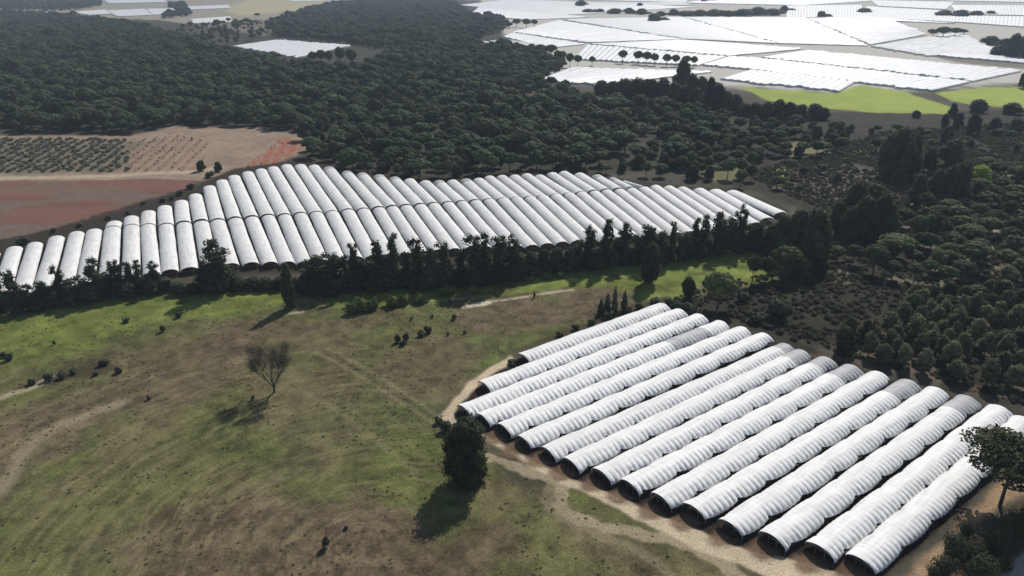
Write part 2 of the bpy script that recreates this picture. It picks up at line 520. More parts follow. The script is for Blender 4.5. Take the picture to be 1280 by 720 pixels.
    sand = np.array(alb((186, 168, 140)))[None] * (0.78 + .45 * n_sm)[:, None]
    front = [A[0] + ax * 3 - nx * 4, A[1] - nx * 4 + ax * 2, A[2] - nx * 3.4] + [a - ax * 3 for a in A[2:]]
    outer = [A[-1] - ax * 9 + nx * 4, A[-4] - ax * 8.5, A[-7] - ax * 6.5, A[-10] - ax * 5, A[6] - ax * 4.6, A[4] - ax * 4.8, A[2] - ax * 6, A[2] - ax * 5.5 - nx * 3, A[2] - nx * 6.0, A[1] - nx * 6.5, A[0] - nx * 6]
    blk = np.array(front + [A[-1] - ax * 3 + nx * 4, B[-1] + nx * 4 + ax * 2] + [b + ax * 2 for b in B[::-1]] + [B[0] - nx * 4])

    def wreg(poly, col, soft, amp, s=1.0, scl=5):
        poly = np.array(poly)
        lo, hi = poly.min(0) - soft - amp, poly.max(0) + soft + amp
        idx = np.nonzero((x > lo[0]) & (x < hi[0]) & (y > lo[1]) & (y < hi[1]))[0]
        q = P[idx]
        w = sdf(q, poly) + (fbm(q[:, 0] / scl, q[:, 1] / scl, 52, 3) - .5) * 2 * amp
        mk = sstep(-soft, soft, w)[:, None] * s
        c = col[idx] if isinstance(col, np.ndarray) and col.ndim == 2 else np.asarray(col)
        C[idx] = C[idx] * (1 - mk) + c * mk
    wreg(outer + [A[0], A[1], A[2], A[3]] + A[4:], sand, .7, .9)
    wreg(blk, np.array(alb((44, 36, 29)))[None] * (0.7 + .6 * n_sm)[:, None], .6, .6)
    for a in A[3:]:
        c0 = a - ax * 2.6
        q = [c0 + nx * 2.3 * math.cos(t) - ax * 3.0 * math.sin(t) for t in np.linspace(0, PI, 9)] + [c0 - nx * 2.3 + ax * 2.2, c0 + nx * 2.3 + ax * 2.2]
        wreg(q, np.array(alb((112, 90, 70)))[None] * (0.5 + .9 * n_sm)[:, None], .9, 1.1, .85, 2.5)
    # worn bank right of the last tunnel, and the grey road in the corner
    bank = np.array(alb((150, 126, 98)))[None] * (0.55 + .8 * n_sm)[:, None]
    reg([(1118, 740), (1150, 696), (1205, 642), (1250, 604), (1330, 570), (1330, 600), (1262, 622), (1222, 660), (1180, 700), (1170, 740)], bank, 1, 2)
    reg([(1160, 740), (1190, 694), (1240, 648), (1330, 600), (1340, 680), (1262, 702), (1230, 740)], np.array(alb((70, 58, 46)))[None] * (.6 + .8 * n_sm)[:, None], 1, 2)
    reg([(1225, 900), (1225, 745), (1250, 712), (1300, 672), (1700, 470), (1800, 500), (1420, 740), (1330, 900)], np.array(alb((150, 144, 134)))[None] * (.85 + .3 * n_xs)[:, None], .8, .8)
    return np.clip(C, .008, .9)


def build_ground():
    az = np.radians(np.concatenate([np.arange(-180, -48, 4.0), np.arange(-48, 48, .078), np.arange(48, 180, 4.0)]))
    pyr = np.concatenate([np.array([-37.2, -36.6, -36]), np.arange(-35, -10, .8), np.arange(-10, 780, 1.25)])
    dep = PITCH + np.arctan((pyr - 360) / FOC)
    dep = np.concatenate([dep, np.radians(np.arange(math.degrees(dep[-1]) + 2, 84, 6.0))])
    r = CAM_H / np.tan(dep)
    na, nr = len(az), len(r)
    R, Az = np.meshgrid(r, az, indexing='ij')
    x, y = (R * np.sin(Az)).ravel(), (R * np.cos(Az)).ravel()
    z = gz(x, y)
    C = ground_colours(x, y)
    x = np.append(x, 0); y = np.append(y, 0); z = np.append(z, 0)
    C = np.vstack([C, C[-1]])
    i, j = np.meshgrid(np.arange(nr - 1), np.arange(na), indexing='ij')
    j2 = (j + 1) % na
    F = np.stack([i * na + j, (i + 1) * na + j, (i + 1) * na + j2, i * na + j2], -1).reshape(-1, 4)
    V = np.stack([x, y, z], 1)
    m, nt, N, L, b = new_mat('soil_and_grass')
    at = N.new('ShaderNodeAttribute'); at.attribute_name = 'soil'
    tc = N.new('ShaderNodeTexCoord')
    nz = N.new('ShaderNodeTexNoise'); nz.inputs['Scale'].default_value = 2.2; nz.inputs['Detail'].default_value = 5
    L.new(tc.outputs['Object'], nz.inputs['Vector'])
    rp = N.new('ShaderNodeMapRange'); rp.inputs[1].default_value = .3; rp.inputs[2].default_value = .7; rp.inputs[3].default_value = .72; rp.inputs[4].default_value = 1.28
    L.new(nz.outputs['Fac'], rp.inputs[0])
    mx = N.new('ShaderNodeMix'); mx.data_type = 'RGBA'; mx.blend_type = 'MULTIPLY'; mx.inputs['Factor'].default_value = 1
    L.new(at.outputs['Color'], mx.inputs['A']); L.new(rp.outputs[0], mx.inputs['B'])
    L.new(mx.outputs['Result'], b.inputs['Base Color'])
    b.inputs['Roughness'].default_value = .95
    b.inputs['Specular IOR Level'].default_value = .1
    bp = N.new('ShaderNodeBump'); bp.inputs['Strength'].default_value = .5; bp.inputs['Distance'].default_value = .25
    L.new(nz.outputs['Fac'], bp.inputs['Height']); L.new(bp.outputs[0], b.inputs['Normal'])
    me = mesh_np('ground', V, F, [m], True)
    a = me.attributes.new('soil', 'FLOAT_COLOR', 'POINT')
    a.data.foreach_set('color', np.hstack([C, np.ones((len(C), 1))]).astype(np.float32).ravel())
    tag(link('ground', me), 'rolling farm ground of grass, bare soil and sandy tracks', 'ground', kind='structure')


build_ground()

# ------------------------------------------------------------------ tunnels
METAL = M['metal']


def profile(n, a, b, z0, half):
    ph = np.linspace(-half, half, n)
    return a * np.sin(ph), z0 + b * np.cos(ph), ph


def tunnel_cover(name, Ln, a, b, z0, step, ribs, depth_, half, scal, seed, nseg, mats, grey=()):
    r = np.random.default_rng(seed)
    s = np.linspace(0, Ln, max(8, int(Ln / step)) + 1)
    ns = len(s)
    t = np.linspace(-1, 1, nseg)
    S, T = np.meshgrid(s, t, indexing='ij')
    # tie points along each hem
    amp = np.ones_like(S)
    halfR = np.full(ns, half)
    halfL = np.full(ns, half)
    if scal:
        for arr in (halfR, halfL):
            p = -r.random() * 10
            while p < Ln:
                w = 9.0 + 3.0 * r.random()
                k = (s >= p) & (s < p + w)
                uu = (s[k] - p) / w
                arr[k] = half - scal + scal * 1.35 * np.sin(PI * uu ** 1.3) ** .5 + .03 * r.standard_normal()
                p += w
    H = np.where(T > 0, halfR[:, None], halfL[:, None])
    PH = T * H
    nrib = int(round(Ln / ribs))
    sp = Ln / nrib
    ramp = 0.6 + 0.8 * r.random(nrib + 2)
    jit = (r.random(nrib + 2) - .5) * .22
    SS = S / sp + 0.10 * np.sin(PH * 1.3) * (1 if scal else 0)
    SS = SS + jit[np.clip(np.floor(SS).astype(int), 0, nrib)] * np.sin(PI * (SS % 1)) * .6
    k = np.clip(np.floor(SS).astype(int), 0, nrib)
    groove = ((1 - np.abs(np.sin(PI * SS)) ** .9) if scal else (1 - np.abs(np.sin(PI * SS)) ** .3)) * depth_ * ramp[k]
    groove *= np.where(PH > 0, .10 + .90 * sstep(.05, .6, PH) * (1 - .65 * sstep(.95, 1.4, PH)), .10 + .20 * sstep(.2, 1.0, -PH)) if scal else 1.0
    sway = (fbm(S / 9, S * 0 + seed, seed % 17, 2) - .5) * .22
    crumple = (fbm(S / .8, PH * 2.2 + seed, 7, 2) - .5) * depth_ * .25
    bil = 0
    if scal:
        bil = (np.where(T > 0, halfR[:, None], halfL[:, None]) - half + .1) * .55 * sstep(.5, 1.1, np.abs(PH))
    rr = 1 - (groove + crumple - bil) / a
    X = a * np.sin(PH) * rr + sway
    Z = z0 + b * np.cos(PH) * rr + (fbm(S / 11, S * 0 + seed * 1.7, 3, 2) - .5) * .25
    V = np.stack([X, S, Z], -1).reshape(-1, 3)
    i, j = np.meshgrid(np.arange(ns - 1), np.arange(nseg - 1), indexing='ij')
    F = np.stack([i * nseg + j, i * nseg + j + 1, (i + 1) * nseg + j + 1, (i + 1) * nseg + j], -1).reshape(-1, 4)
    mi = np.zeros(len(F), int)
    sm = .5 * (s[:-1] + s[1:])
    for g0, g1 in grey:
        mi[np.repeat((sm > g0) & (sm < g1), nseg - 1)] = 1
    return mesh_np(name, V, F, mats, True, mi)


def hoop_mesh(a, b, z0, half, rad, n=13):
    t = Tubes()
    xs, zs, _ = profile(n, a, b, z0, half)
    pts = [(xs[0], 0, -.05)] + [(px_, 0, pz) for px_, pz in zip(xs, zs)] + [(xs[-1], 0, -.05)]
    t.tube(pts, rad, 5)
    return t


ORD = ['', 'first', 'second', 'third', 'fourth', 'fifth', 'sixth', 'seventh', 'eighth', 'ninth', 'tenth', 'eleventh', 'twelfth', 'thirteenth',
       'fourteenth', 'fifteenth', 'sixteenth', 'seventeenth', 'eighteenth', 'nineteenth']
TENS = {20: ('twentieth', 'twenty'), 30: ('thirtieth', 'thirty'), 40: ('fortieth', 'forty'), 50: ('fiftieth', 'fifty')}


def ordinal(k):
    if k < 20:
        return ORD[k]
    t, u = divmod(k, 10)
    return TENS[t * 10][0] if u == 0 else TENS[t * 10][1] + '-' + ORD[u]


GREY = {4: [(-24, -9)], 7: [(-4, 0)], 8: [(-7, 0)], 9: [(-6.5, 0)], 10: [(-9, 0)], 12: [(-10.5, 0)], 14: [(-9, 0)]}  # cover stretches coloured grey, in metres back from the far end


def near_tunnels():
    ps = []
    for k, (pa, pb) in enumerate(zip(NEAR_A, NEAR_B), 1):
        A, B = gp(*pa, NEAR_H), gp(*pb, NEAR_H)
        A.z = B.z = 0
        d = B - A
        Ln = d.length
        rot = math.atan2(-d.x, d.y)
        e = link('plastic_tunnel', None)
        e.location = (A.x, A.y, gzp((A.x + B.x) / 2, (A.y + B.y) / 2))
        e.rotation_euler = (0, 0, rot)
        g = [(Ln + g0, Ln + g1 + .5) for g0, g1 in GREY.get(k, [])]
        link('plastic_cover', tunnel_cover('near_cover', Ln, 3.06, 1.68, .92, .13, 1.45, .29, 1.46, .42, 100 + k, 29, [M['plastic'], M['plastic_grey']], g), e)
        h = hoop_mesh(2.9, 1.58, .92, PI / 2, .05)
        h0 = h.mesh('near_hoop', METAL)
        link('end_hoop', h0, e).location = (0, .15, 0)
        link('end_hoop', h0, e).location = (0, Ln - .15, 0)
        fr = Tubes()
        n = int(Ln / 4.3)
        for q in range(n + 1):
            yy = .4 + (Ln - .8) * q / n
            for sx in (-1, 1):
                fr.tube([(sx * 2.84, yy, -.2), (sx * 2.80, yy, 1.3)], .045, 5)
        for sx in (-1, 1):
            fr.tube([(sx * 2.82, .2, 1.15), (sx * 2.82, Ln - .2, 1.15)], .03, 4)
        fr.tube([(-2.5, .3, 1.75), (2.5, .3, 1.75)], .03, 4)
        link('support_frame', fr.mesh('near_frame', METAL), e)
        dp = Tubes()
        dp.tube([(-.9, .25, -.1), (-.9, .25, 2.35)], .05, 5).tube([(.9, .25, -.1), (.9, .25, 2.35)], .05, 5)
        dp.tube([(-2.6, .25, 1.7), (2.6, .25, 1.7)], .04, 4)
        link('door_frame', dp.mesh('near_door_frame', METAL), e)
        end = {4: ' with a grey patch,', 7: ' with a thin grey far tip'}.get(k, ' with a grey far end' if k in GREY else '')
        if k == 16:
            lab = 'white ribbed tunnel at the right edge of the near block, beside the foreground pine'
        elif k == 1:
            lab = 'white ribbed tunnel at the upper left edge of the near block, shortest one'
        else:
            lab = '%s ribbed tunnel%s from the near block\'s upper left' % (ordinal(k), end)
        tag(e, lab, 'plastic tunnel', 'ribbed tunnels of the near block')
        ps.append((A, d.normalized(), Ln))
    # crop rows inside
    V, n = [], 0
    for A, d, Ln in ps:
        nx = Vector((d.y, -d.x, 0))
        for off in (-1.9, -.65, .65, 1.9):
            m = int(Ln / .2)
            yy = 1.6 + rng.random(m) * (Ln - 2.2)
            ctr = np.array(A)[None, :] + yy[:, None] * np.array(d)[None] + (off + rng.normal(0, .22, m))[:, None] * np.array(nx)[None]
            ctr[:, 2] = gz(ctr[:, 0], ctr[:, 1]) + .15 + rng.random(m) * 1.25
            V.append(ctr)
    V = np.vstack(V)
    v, f = cards(V, rng.normal(0, 1, V.shape), .34, rng)
    tag(link('crop_plants', mesh_np('crop_plants', v, f, [M['crop']], False, None, rng.random(len(f)))), 'dark green crop plants growing in rows inside the near white tunnels', 'crop', kind='stuff')


def cards(Cn, Nn, size, r, jit=.7, aspect=.75):
    n = len(Cn)
    Nn = Nn / (np.linalg.norm(Nn, axis=1, keepdims=True) + 1e-9) + r.normal(0, jit, (n, 3)) * .6
    Nn /= np.linalg.norm(Nn, axis=1, keepdims=True) + 1e-9
    T = np.cross(Nn, r.normal(0, 1, (n, 3)))
    T /= np.linalg.norm(T, axis=1, keepdims=True) + 1e-9
    Bt = np.cross(Nn, T)
    sz = (size * (0.6 + .8 * r.random(n)))[:, None]
    T = T * sz * .5
    Bt = Bt * sz * .5 * aspect
    bend = Nn * sz * .15
    V = np.stack([Cn - T + Bt * .2 - bend, Cn - Bt + bend, Cn + T - Bt * .1 - bend, Cn + Bt + bend], 1).reshape(-1, 3)
    F = np.arange(4 * n).reshape(-1, 4)
    return V, F


near_tunnels()

# middle block: (front end, junction) and (junction, back end) ridge points
JX = {1: (16.7, 307.7), 2: (42.7, 302.5), 3: (69.8, 294.6), 4: (94.8, 289), 5: (116.7, 285.8), 6: (139.6, 282.7), 7: (163.5, 280.6), 8: (184.2, 280), 9: (206.9, 279.6),
      10: (228.8, 277), 11: (250.6, 275), 12: (271.5, 273.8), 13: (293, 271.7), 14: (314, 270), 15: (334.5, 268), 16: (355, 267), 17: (375, 265.4), 18: (395, 264), 19: (414.8, 263),
      20: (434.6, 261), 21: (454, 259.8), 22: (473, 257.7), 23: (490, 256.4), 24: (507.5, 255.2), 25: (525, 254), 26: (542, 252.8), 27: (560, 251.8), 28: (577, 250.6), 29: (594, 249.4), 30: (611, 248),
      31: (628.5, 246.8), 32: (645.5, 245.8), 33: (662, 244.6), 34: (678, 243.4), 35: (694.6, 241.8), 36: (711, 240.5), 37: (726.7, 239.4), 38: (742.5, 238), 39: (758, 236.6), 40: (774, 235.2), 41: (789, 233.9),
      42: (804.6, 232.6), 43: (819, 231), 44: (836, 231.6), 45: (853, 232.8), 46: (874, 234.6), 47: (894, 236), 48: (915, 237.5)}
BK = {6: (141.7, 275.4), 7: (163.5, 269), 8: (184.6, 263), 9: (204.8, 256.7), 10: (225.6, 250), 11: (243.3, 242.5), 12: (261, 232), 13: (276.7, 224.4), 14: (292, 219), 15: (309, 214), 16: (325.3, 210.8),
      17: (341, 207.7), 18: (357.5, 204.8), 19: (375, 204.6), 20: (392, 205.6), 21: (410.6, 207.7), 22: (433, 213), 23: (452, 215.4), 24: (473, 217.6), 25: (492.7, 220.5), 26: (511.5, 223), 27: (531, 225), 28: (548.5, 225),
      29: (565, 224.2), 30: (582, 223), 31: (598, 221.7), 32: (611.5, 219), 33: (627, 218), 34: (643, 217.5), 35: (658, 216), 36: (674, 217.4), 37: (690, 215), 38: (704.6, 214), 39: (724, 216), 40: (746, 218.2), 41: (765, 221.4), 42: (780, 225.4)}
FR = {0: (-30, 376), 1: (-2, 369), 2: (24, 365), 3: (50, 360.8), 4: (78, 357), 5: (104, 353), 6: (134, 348), 7: (163, 345), 8: (189, 341), 9: (212, 337), 10: (236, 333.7), 11: (262, 331), 12: (288, 329), 13: (313, 327.5), 14: (337, 326.8),
      15: (359, 326.6), 16: (380, 326)}
JX[0] = (-12, 314)
_x, _s = 380.0, 21.6
for _k in range(17, 49):
    _x += _s
    _s -= .19
    FR[_k] = (_x, float(np.interp(_x, [380, 470, 585, 668, 711, 850, 950, 975], [326, 318, 308, 306, 301.5, 290, 277, 266])))
FR[48] = (977, 265)
FR[47] = (960, 272)


def mid_tunnels():
    Hm = 2.65
    n_seed = 300
    Jw = {k: gp(*p, Hm) for k, p in JX.items()}
    Fw = {k: gp(*p, Hm) for k, p in FR.items()}
    Bw = {k: gp(*p, Hm) for k, p in BK.items()}

    def spacing(D, E, k):
        ks = [q for q in (k - 1, k + 1) if q in D and q in E]
        d = (E[k] - D[k]).normalized()
        nrm = Vector((d.y, -d.x, 0))
        c = (D[k] + E[k]) / 2
        w = [abs(((D[q] + E[q]) / 2 - c).dot(nrm)) for q in ks]
        return sum(w) / len(w)

    def make(k, A, B, wid, lab, seed):
        A, B = A.copy(), B.copy()
        A.z = B.z = 0
        d = B - A
        Ln = d.length
        e = link('plastic_tunnel', None)
        e.location = (A.x, A.y, gzp((A.x + B.x) / 2, (A.y + B.y) / 2))
        e.rotation_euler = (0, 0, math.atan2(-d.x, d.y))
        a = wid * .455
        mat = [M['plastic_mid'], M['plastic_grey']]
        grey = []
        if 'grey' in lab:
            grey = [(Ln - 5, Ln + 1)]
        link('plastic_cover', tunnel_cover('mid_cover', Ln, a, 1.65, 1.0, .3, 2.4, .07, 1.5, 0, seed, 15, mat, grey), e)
        hm = hoop_mesh(a - .08, 1.57, 1.0, PI / 2, .06, 9).mesh('mid_hoop', METAL)
        link('end_hoop', hm, e).location = (0, .2, 0)
        link('end_hoop', hm, e).location = (0, Ln - .2, 0)
        fr = Tubes()
        for q in range(int(Ln / 6) + 1):
            for sx in (-1, 1):
                fr.tube([(sx * (a - .1), .3 + q * 6, -.2), (sx * (a - .1), .3 + q * 6, 1.3)], .05, 4)
        for sx in (-1, 1):
            fr.tube([(sx * (a - .1), .25, 1.05), (sx * (a - .1), Ln - .25, 1.05)], .04, 4)
        fr.tube([(.1 - a, .25, 1.05), (a - .1, .25, 1.05)], .04, 4)
        link('support_frame', fr.mesh('mid_frame', METAL), e)
        tag(e, lab, 'plastic tunnel', 'smooth tunnels of the middle block')

    ks = sorted(FR)
    for n, k in enumerate(ks, 1):
        A, B = Fw[k], Jw[k]
        d = (B - A).normalized()
        if k in BK:
            B = B - d * .5
        n_seed += 1
        wid = min(spacing(Fw, Jw, k), 8.2)
        lab = '%s smooth white tunnel from left, middle block\'s front row' % ordinal(n)
        if k == 48:
            lab = 'smooth white tunnel at the far right tip of the middle block\'s front row'
        make(k, A, B, wid, lab, n_seed)
    for n, k in enumerate(sorted(BK), 1):
        A, B = Jw[k], Bw[k]
        d = (B - A).normalized()
        n_seed += 1
        wid = min(spacing(Jw, Bw, k), 8.2)
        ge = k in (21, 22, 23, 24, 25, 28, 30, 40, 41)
        if ge:
            lab = '%s tunnel from left in the middle block\'s back row, far end grey' % ordinal(n)
        else:
            lab = '%s smooth white tunnel from left, middle block\'s back row' % ordinal(n)
        make(k, A + d * .9, B, wid, lab, n_seed)


mid_tunnels()

# ------------------------------------------------------------------ far greenhouses
PLOTS = [
    ((875, 83), (891, 84), (946, 74), (910, 72), 'small white greenhouse plot between the pine row plot and the long plots'),
    ((1005, 24), (1090, 26), (1190, 30), (1085, 22), 'thin white greenhouse strip above the small tree clump'),
    ((480, -5), (640, -1), (640, -8), (500, -11), 'most distant white greenhouse plot left of the top centre'),
    ((700, 7), (860, 7), (850, 3), (690, 4), 'thin distant white greenhouse strip just above the dark tree band'),
    ((1165, 70), (1300, 82), (1300, 74), (1235, 68), 'white greenhouse sliver beside the brown field at the right edge'),
    # corners in the photograph (span direction runs along the first edge), spans, wording
    ((900, 100), (1048, 116), (1072, 102), (937, 89), 'nearest strip of white greenhouses, just above the left end of the green field'),
    ((893, 83), (1164, 115), (1212, 104), (948, 74), 'long white greenhouse plot touching the green field\'s upper corner'),
    ((951, 73), (1216, 103), (1277, 90), (1009, 64), 'long white greenhouse plot reaching the right edge above the right green field'),
    ((672, 102), (748, 108), (890, 91), (712, 86), 'white greenhouse plot behind the dark hedge, in front of the pine row'),
    ((716, 75), (872, 83), (907, 72), (733, 57), 'white greenhouse plot directly behind the row of umbrella pines'),
    ((736, 56), (909, 71), (1006, 62), (852, 51), 'white greenhouse plot in the centre of the plain, behind the pine row plot'),
    ((630, 47), (686, 61), (730, 56), (640, 42), 'small white greenhouse strip at the forest\'s right tip, beside a dark bank'),
    ((588, 55), (632, 51), (680, 57), (655, 62), 'narrow white greenhouse strip poking out of the dark forest edge'),
    ((640, 41), (733, 54), (850, 50), (698, 26), 'broad white greenhouse plot at the forest\'s right edge, below the grassy strip'),
    ((702, 25), (853, 49.5), (971, 55), (852, 22), 'broad white greenhouse plot below the dark far tree band'),
    ((855, 22), (974, 55), (1084, 58), (1006, 23), 'broad white greenhouse plot in the middle distance, right of the tree band plot'),
    ((1009, 23.5), (1087, 57), (1158, 44), (1112, 25), 'white greenhouse plot left of the small tree clump on the plain'),
    ((1090, 59), (1160, 71), (1250, 67), (1200, 41), 'white greenhouse plot between the small tree clump and the right edge trees'),
    ((1075, 42), (1084, 45), (1150, 38), (1130, 34), 'thin white greenhouse strip in front of the small tree clump'),
    ((590, 19), (655, 25), (730, 22), (600, 9.5), 'white greenhouse strip right above the forest\'s upper tip'),
    ((580, 7), (700, 19), (858, 9), (640, 0), 'far white greenhouse plot left of the distant tree band'),
    ((985, 22), (1075, 23), (1075, 7), (985, 8), 'far white greenhouse plot with a single round tree at its edge'),
    ((1078, 22), (1190, 28), (1195, 15), (1085, 9), 'far white greenhouse plot left of the bluish far clump'),
    ((1190, 28), (1300, 36), (1300, 22), (1190, 20), 'far white greenhouse plot at the right edge, above the edge trees'),
    ((1200, 18), (1300, 20), (1300, 8), (1190, 7), 'farther white greenhouse plot at the right edge near the top'),
    ((860, 4), (1000, 7), (1090, 1), (900, -2), 'distant white greenhouse plot above the dark tree band'),
    ((1100, 8), (1180, 12), (1190, 3), (1090, 1), 'distant white greenhouse plot right of the far central one'),
    ((640, -2), (850, 3), (860, -8), (660, -9), 'most distant white greenhouse plot at the top centre'),
    ((1000, -3), (1280, 3), (1300, -7), (980, -9), 'most distant white greenhouse plot at the top right'),
    ((290, 59), (372, 73), (438, 58), (345, 51), 'white greenhouse patch in the forest clearing, ringed by dark pines'),
    ((92, 16), (112, 19), (138, 18), (130, 13), 'left one of three white sheds in a row beyond the left forest'),
    ((135, 14), (148, 21), (190, 19), (180, 12), 'middle one of three white sheds in a row beyond the left forest'),
    ((184, 12), (193, 19), (224, 17), (218, 11), 'right one of three white sheds in a row beyond the left forest'),
    ((133, 1), (137, 4.5), (206, 3), (202, 0), 'white greenhouse strip at the top left, behind the three in a row'),
    ((233, 9), (235, 12.5), (287, 10.5), (284, 7), 'upper of two short white greenhouse strips in the dry clearing'),
    ((240, 25), (241, 30), (288, 28.5), (287, 21.5), 'lower of two short white greenhouse strips in the dry clearing'),
    ((556, 57), (563, 59), (581, 55), (577, 52), 'tiny white greenhouse glimpsed among the dark forest crowns'),
    ((365, -1), (366, 2), (450, 0), (440, -4), 'white greenhouse strip at the very top, left of centre'),
    ((250, -3), (252, 0), (330, -1), (325, -5), 'white greenhouse strip at the very top, above the dry clearing'),
]


def far_plots():
    for c0, c1, c2, c3, lab in PLOTS:
        P = [np.array(gp(*c)) for c in (c0, c1, c2, c3)]
        if (c0[1] + c2[1]) < 50:
            cc_ = sum(P) / 4
            P = [cc_ + (q - cc_) * 1.05 for q in P]
        w = .5 * (np.linalg.norm(P[1] - P[0]) + np.linalg.norm(P[2] - P[3]))
        n = int(max(3, min(60, round(w / 8))))
        seg = 6
        nu = n * seg + 1
        ln = .5 * (np.linalg.norm(P[3] - P[0]) + np.linalg.norm(P[2] - P[1]))
        nv = int(max(4, min(24, ln / 12)))
        u = np.linspace(0, 1, nu)
        v = np.linspace(0, 1, nv + 1)
        U, W = np.meshgrid(u, v, indexing='ij')
        base = ((1 - U) * (1 - W))[..., None] * P[0] + (U * (1 - W))[..., None] * P[1] + (U * W)[..., None] * P[2] + ((1 - U) * W)[..., None] * P[3]
        sp_ = np.minimum((U[:, 0] * n).astype(int), n - 1)
        dv = (P[3] - P[0] + P[2] - P[1]) / (2 * ln)
        e0, e1 = rng.uniform(-1, 1, n) ** 3 * min(7, ln * .08), rng.uniform(-1, 1, n) ** 3 * min(7, ln * .08)
        base[:, 0] += e0[sp_][:, None] * dv
        base[:, -1] += e1[sp_][:, None] * dv
        top = base.copy()
        top[..., 2] = 1.5 + .7 * np.abs(np.sin(PI * U * n)) ** .7 + .12 * rng.standard_normal(U.shape)
        V = top.reshape(-1, 3)
        nvv = nv + 1
        i, j = np.meshgrid(np.arange(nu - 1), np.arange(nv), indexing='ij')
        F = np.stack([i * nvv + j, (i + 1) * nvv + j, (i + 1) * nvv + j + 1, i * nvv + j + 1], -1).reshape(-1, 4)
        ctr = V.mean(0)
        # walls
        ring = [(a, 0) for a in range(nu)] + [(nu - 1, b) for b in range(1, nvv)] + [(a, nvv - 1) for a in range(nu - 2, -1, -1)] + [(0, b) for b in range(nvv - 2, 0, -1)]
        tv = np.array([top[a, b] for a, b in ring]) - [0, 0, .02]
        bv = tv.copy(); bv[:, 2] = -.2
        m = len(ring)
        WV = np.vstack([tv, bv])
        WF = np.array([(q, (q + 1) % m, m + (q + 1) % m, m + q) for q in range(m)])
        org = np.array([ctr[0], ctr[1], 0])
        e = link('greenhouse_plot', None)
        e.location = org
        gut = np.isin(i.ravel() % seg, (0,)).astype(int)
        link('plastic_roof', mesh_np('far_roof', V - org, F, [M['plastic_far'], M['plastic_gutter']], False, gut), e)
        link('wall', mesh_np('far_wall', WV - org, WF, [M['plastic_mid']], False), e)
        tag(e, lab, 'greenhouse', 'white greenhouses on the far plain')


far_plots()

# ------------------------------------------------------------------ trees: mesh variants
_ico = {}


def ico(sub):
    if sub not in _ico:
        import bmesh
        bm = bmesh.new()
        bmesh.ops.create_icosphere(bm, subdivisions=sub, radius=1)
        _ico[sub] = (np.array([v.co[:] for v in bm.verts]), np.array([[v.index for v in f.verts] for f in bm.faces]))
        bm.free()
    return _ico[sub]


def crown_mesh(name, lumps, mat, n, size, seed, core=.82, jit=.8, flat=0.0, inner=.25):
    """lumps: (cx, cy, cz, rx, ry, rz).  Quad leaf sprays over and inside every lump plus an uneven dark body"""
    r = np.random.default_rng(seed)
    lumps = np.array(lumps, float)
    area = (lumps[:, 3] * lumps[:, 4] + lumps[:, 3] * lumps[:, 5] + lumps[:, 4] * lumps[:, 5])
    cnt = np.maximum(6, (n * area / area.sum()).astype(int))
    VV, FF, TT, off = [], [], [], 0
    lt = r.random(len(lumps))
    for k, (c, m) in enumerate(zip(lumps, cnt)):
        d = r.normal(0, 1, (m, 3))
        d /= np.linalg.norm(d, axis=1, keepdims=True)
        rad = np.where(r.random(m) < inner, .45 + .4 * r.random(m), .86 + .26 * r.random(m) ** 1.5)
        pos = c[:3] + d * c[3:6] * rad[:, None]
        nrm = d / c[3:6]
        if flat:
            nrm = nrm / np.linalg.norm(nrm, axis=1, keepdims=True) + np.array([0, 0, flat])
        v, f = cards(pos, nrm, size, r, jit)
        VV.append(v); FF.append(f + off); off += len(v)
        TT.append(np.clip(.45 * lt[k] + .55 * r.random(m), 0, 1))
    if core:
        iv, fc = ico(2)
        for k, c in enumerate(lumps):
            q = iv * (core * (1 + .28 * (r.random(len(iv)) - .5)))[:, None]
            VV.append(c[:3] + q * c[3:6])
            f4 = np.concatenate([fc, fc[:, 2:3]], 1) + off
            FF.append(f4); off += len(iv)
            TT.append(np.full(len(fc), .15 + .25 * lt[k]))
    V, F, T = np.vstack(VV), np.vstack(FF), np.concatenate(TT)
    # icosphere triangles are stored as degenerate quads: split the two kinds
    tri = F[:, 2] == F[:, 3]
    faces = F[~tri].tolist() + F[tri][:, :3].tolist()
    tt = np.concatenate([T[~tri], T[tri]])
    me = bpy.data.meshes.new(name)
    nq, ntr = int((~tri).sum()), int(tri.sum())
    loops = np.concatenate([F[~tri].ravel(), F[tri][:, :3].ravel()]).astype(np.int32)
    me.vertices.add(len(V)); me.vertices.foreach_set('co', V.astype(np.float32).ravel())
    me.loops.add(len(loops)); me.loops.foreach_set('vertex_index', loops)
    me.polygons.add(nq + ntr)
    me.polygons.foreach_set('loop_start', np.concatenate([np.arange(nq) * 4, nq * 4 + np.arange(ntr) * 3]).astype(np.int32))
    me.polygons.foreach_set('loop_total', np.concatenate([np.full(nq, 4), np.full(ntr, 3)]).astype(np.int32))
    me.update(calc_edges=True)
    me.materials.append(mat)
    a = me.attributes.new('tint', 'FLOAT', 'FACE')
    a.data.foreach_set('value', tt.astype(np.float32))
    return me


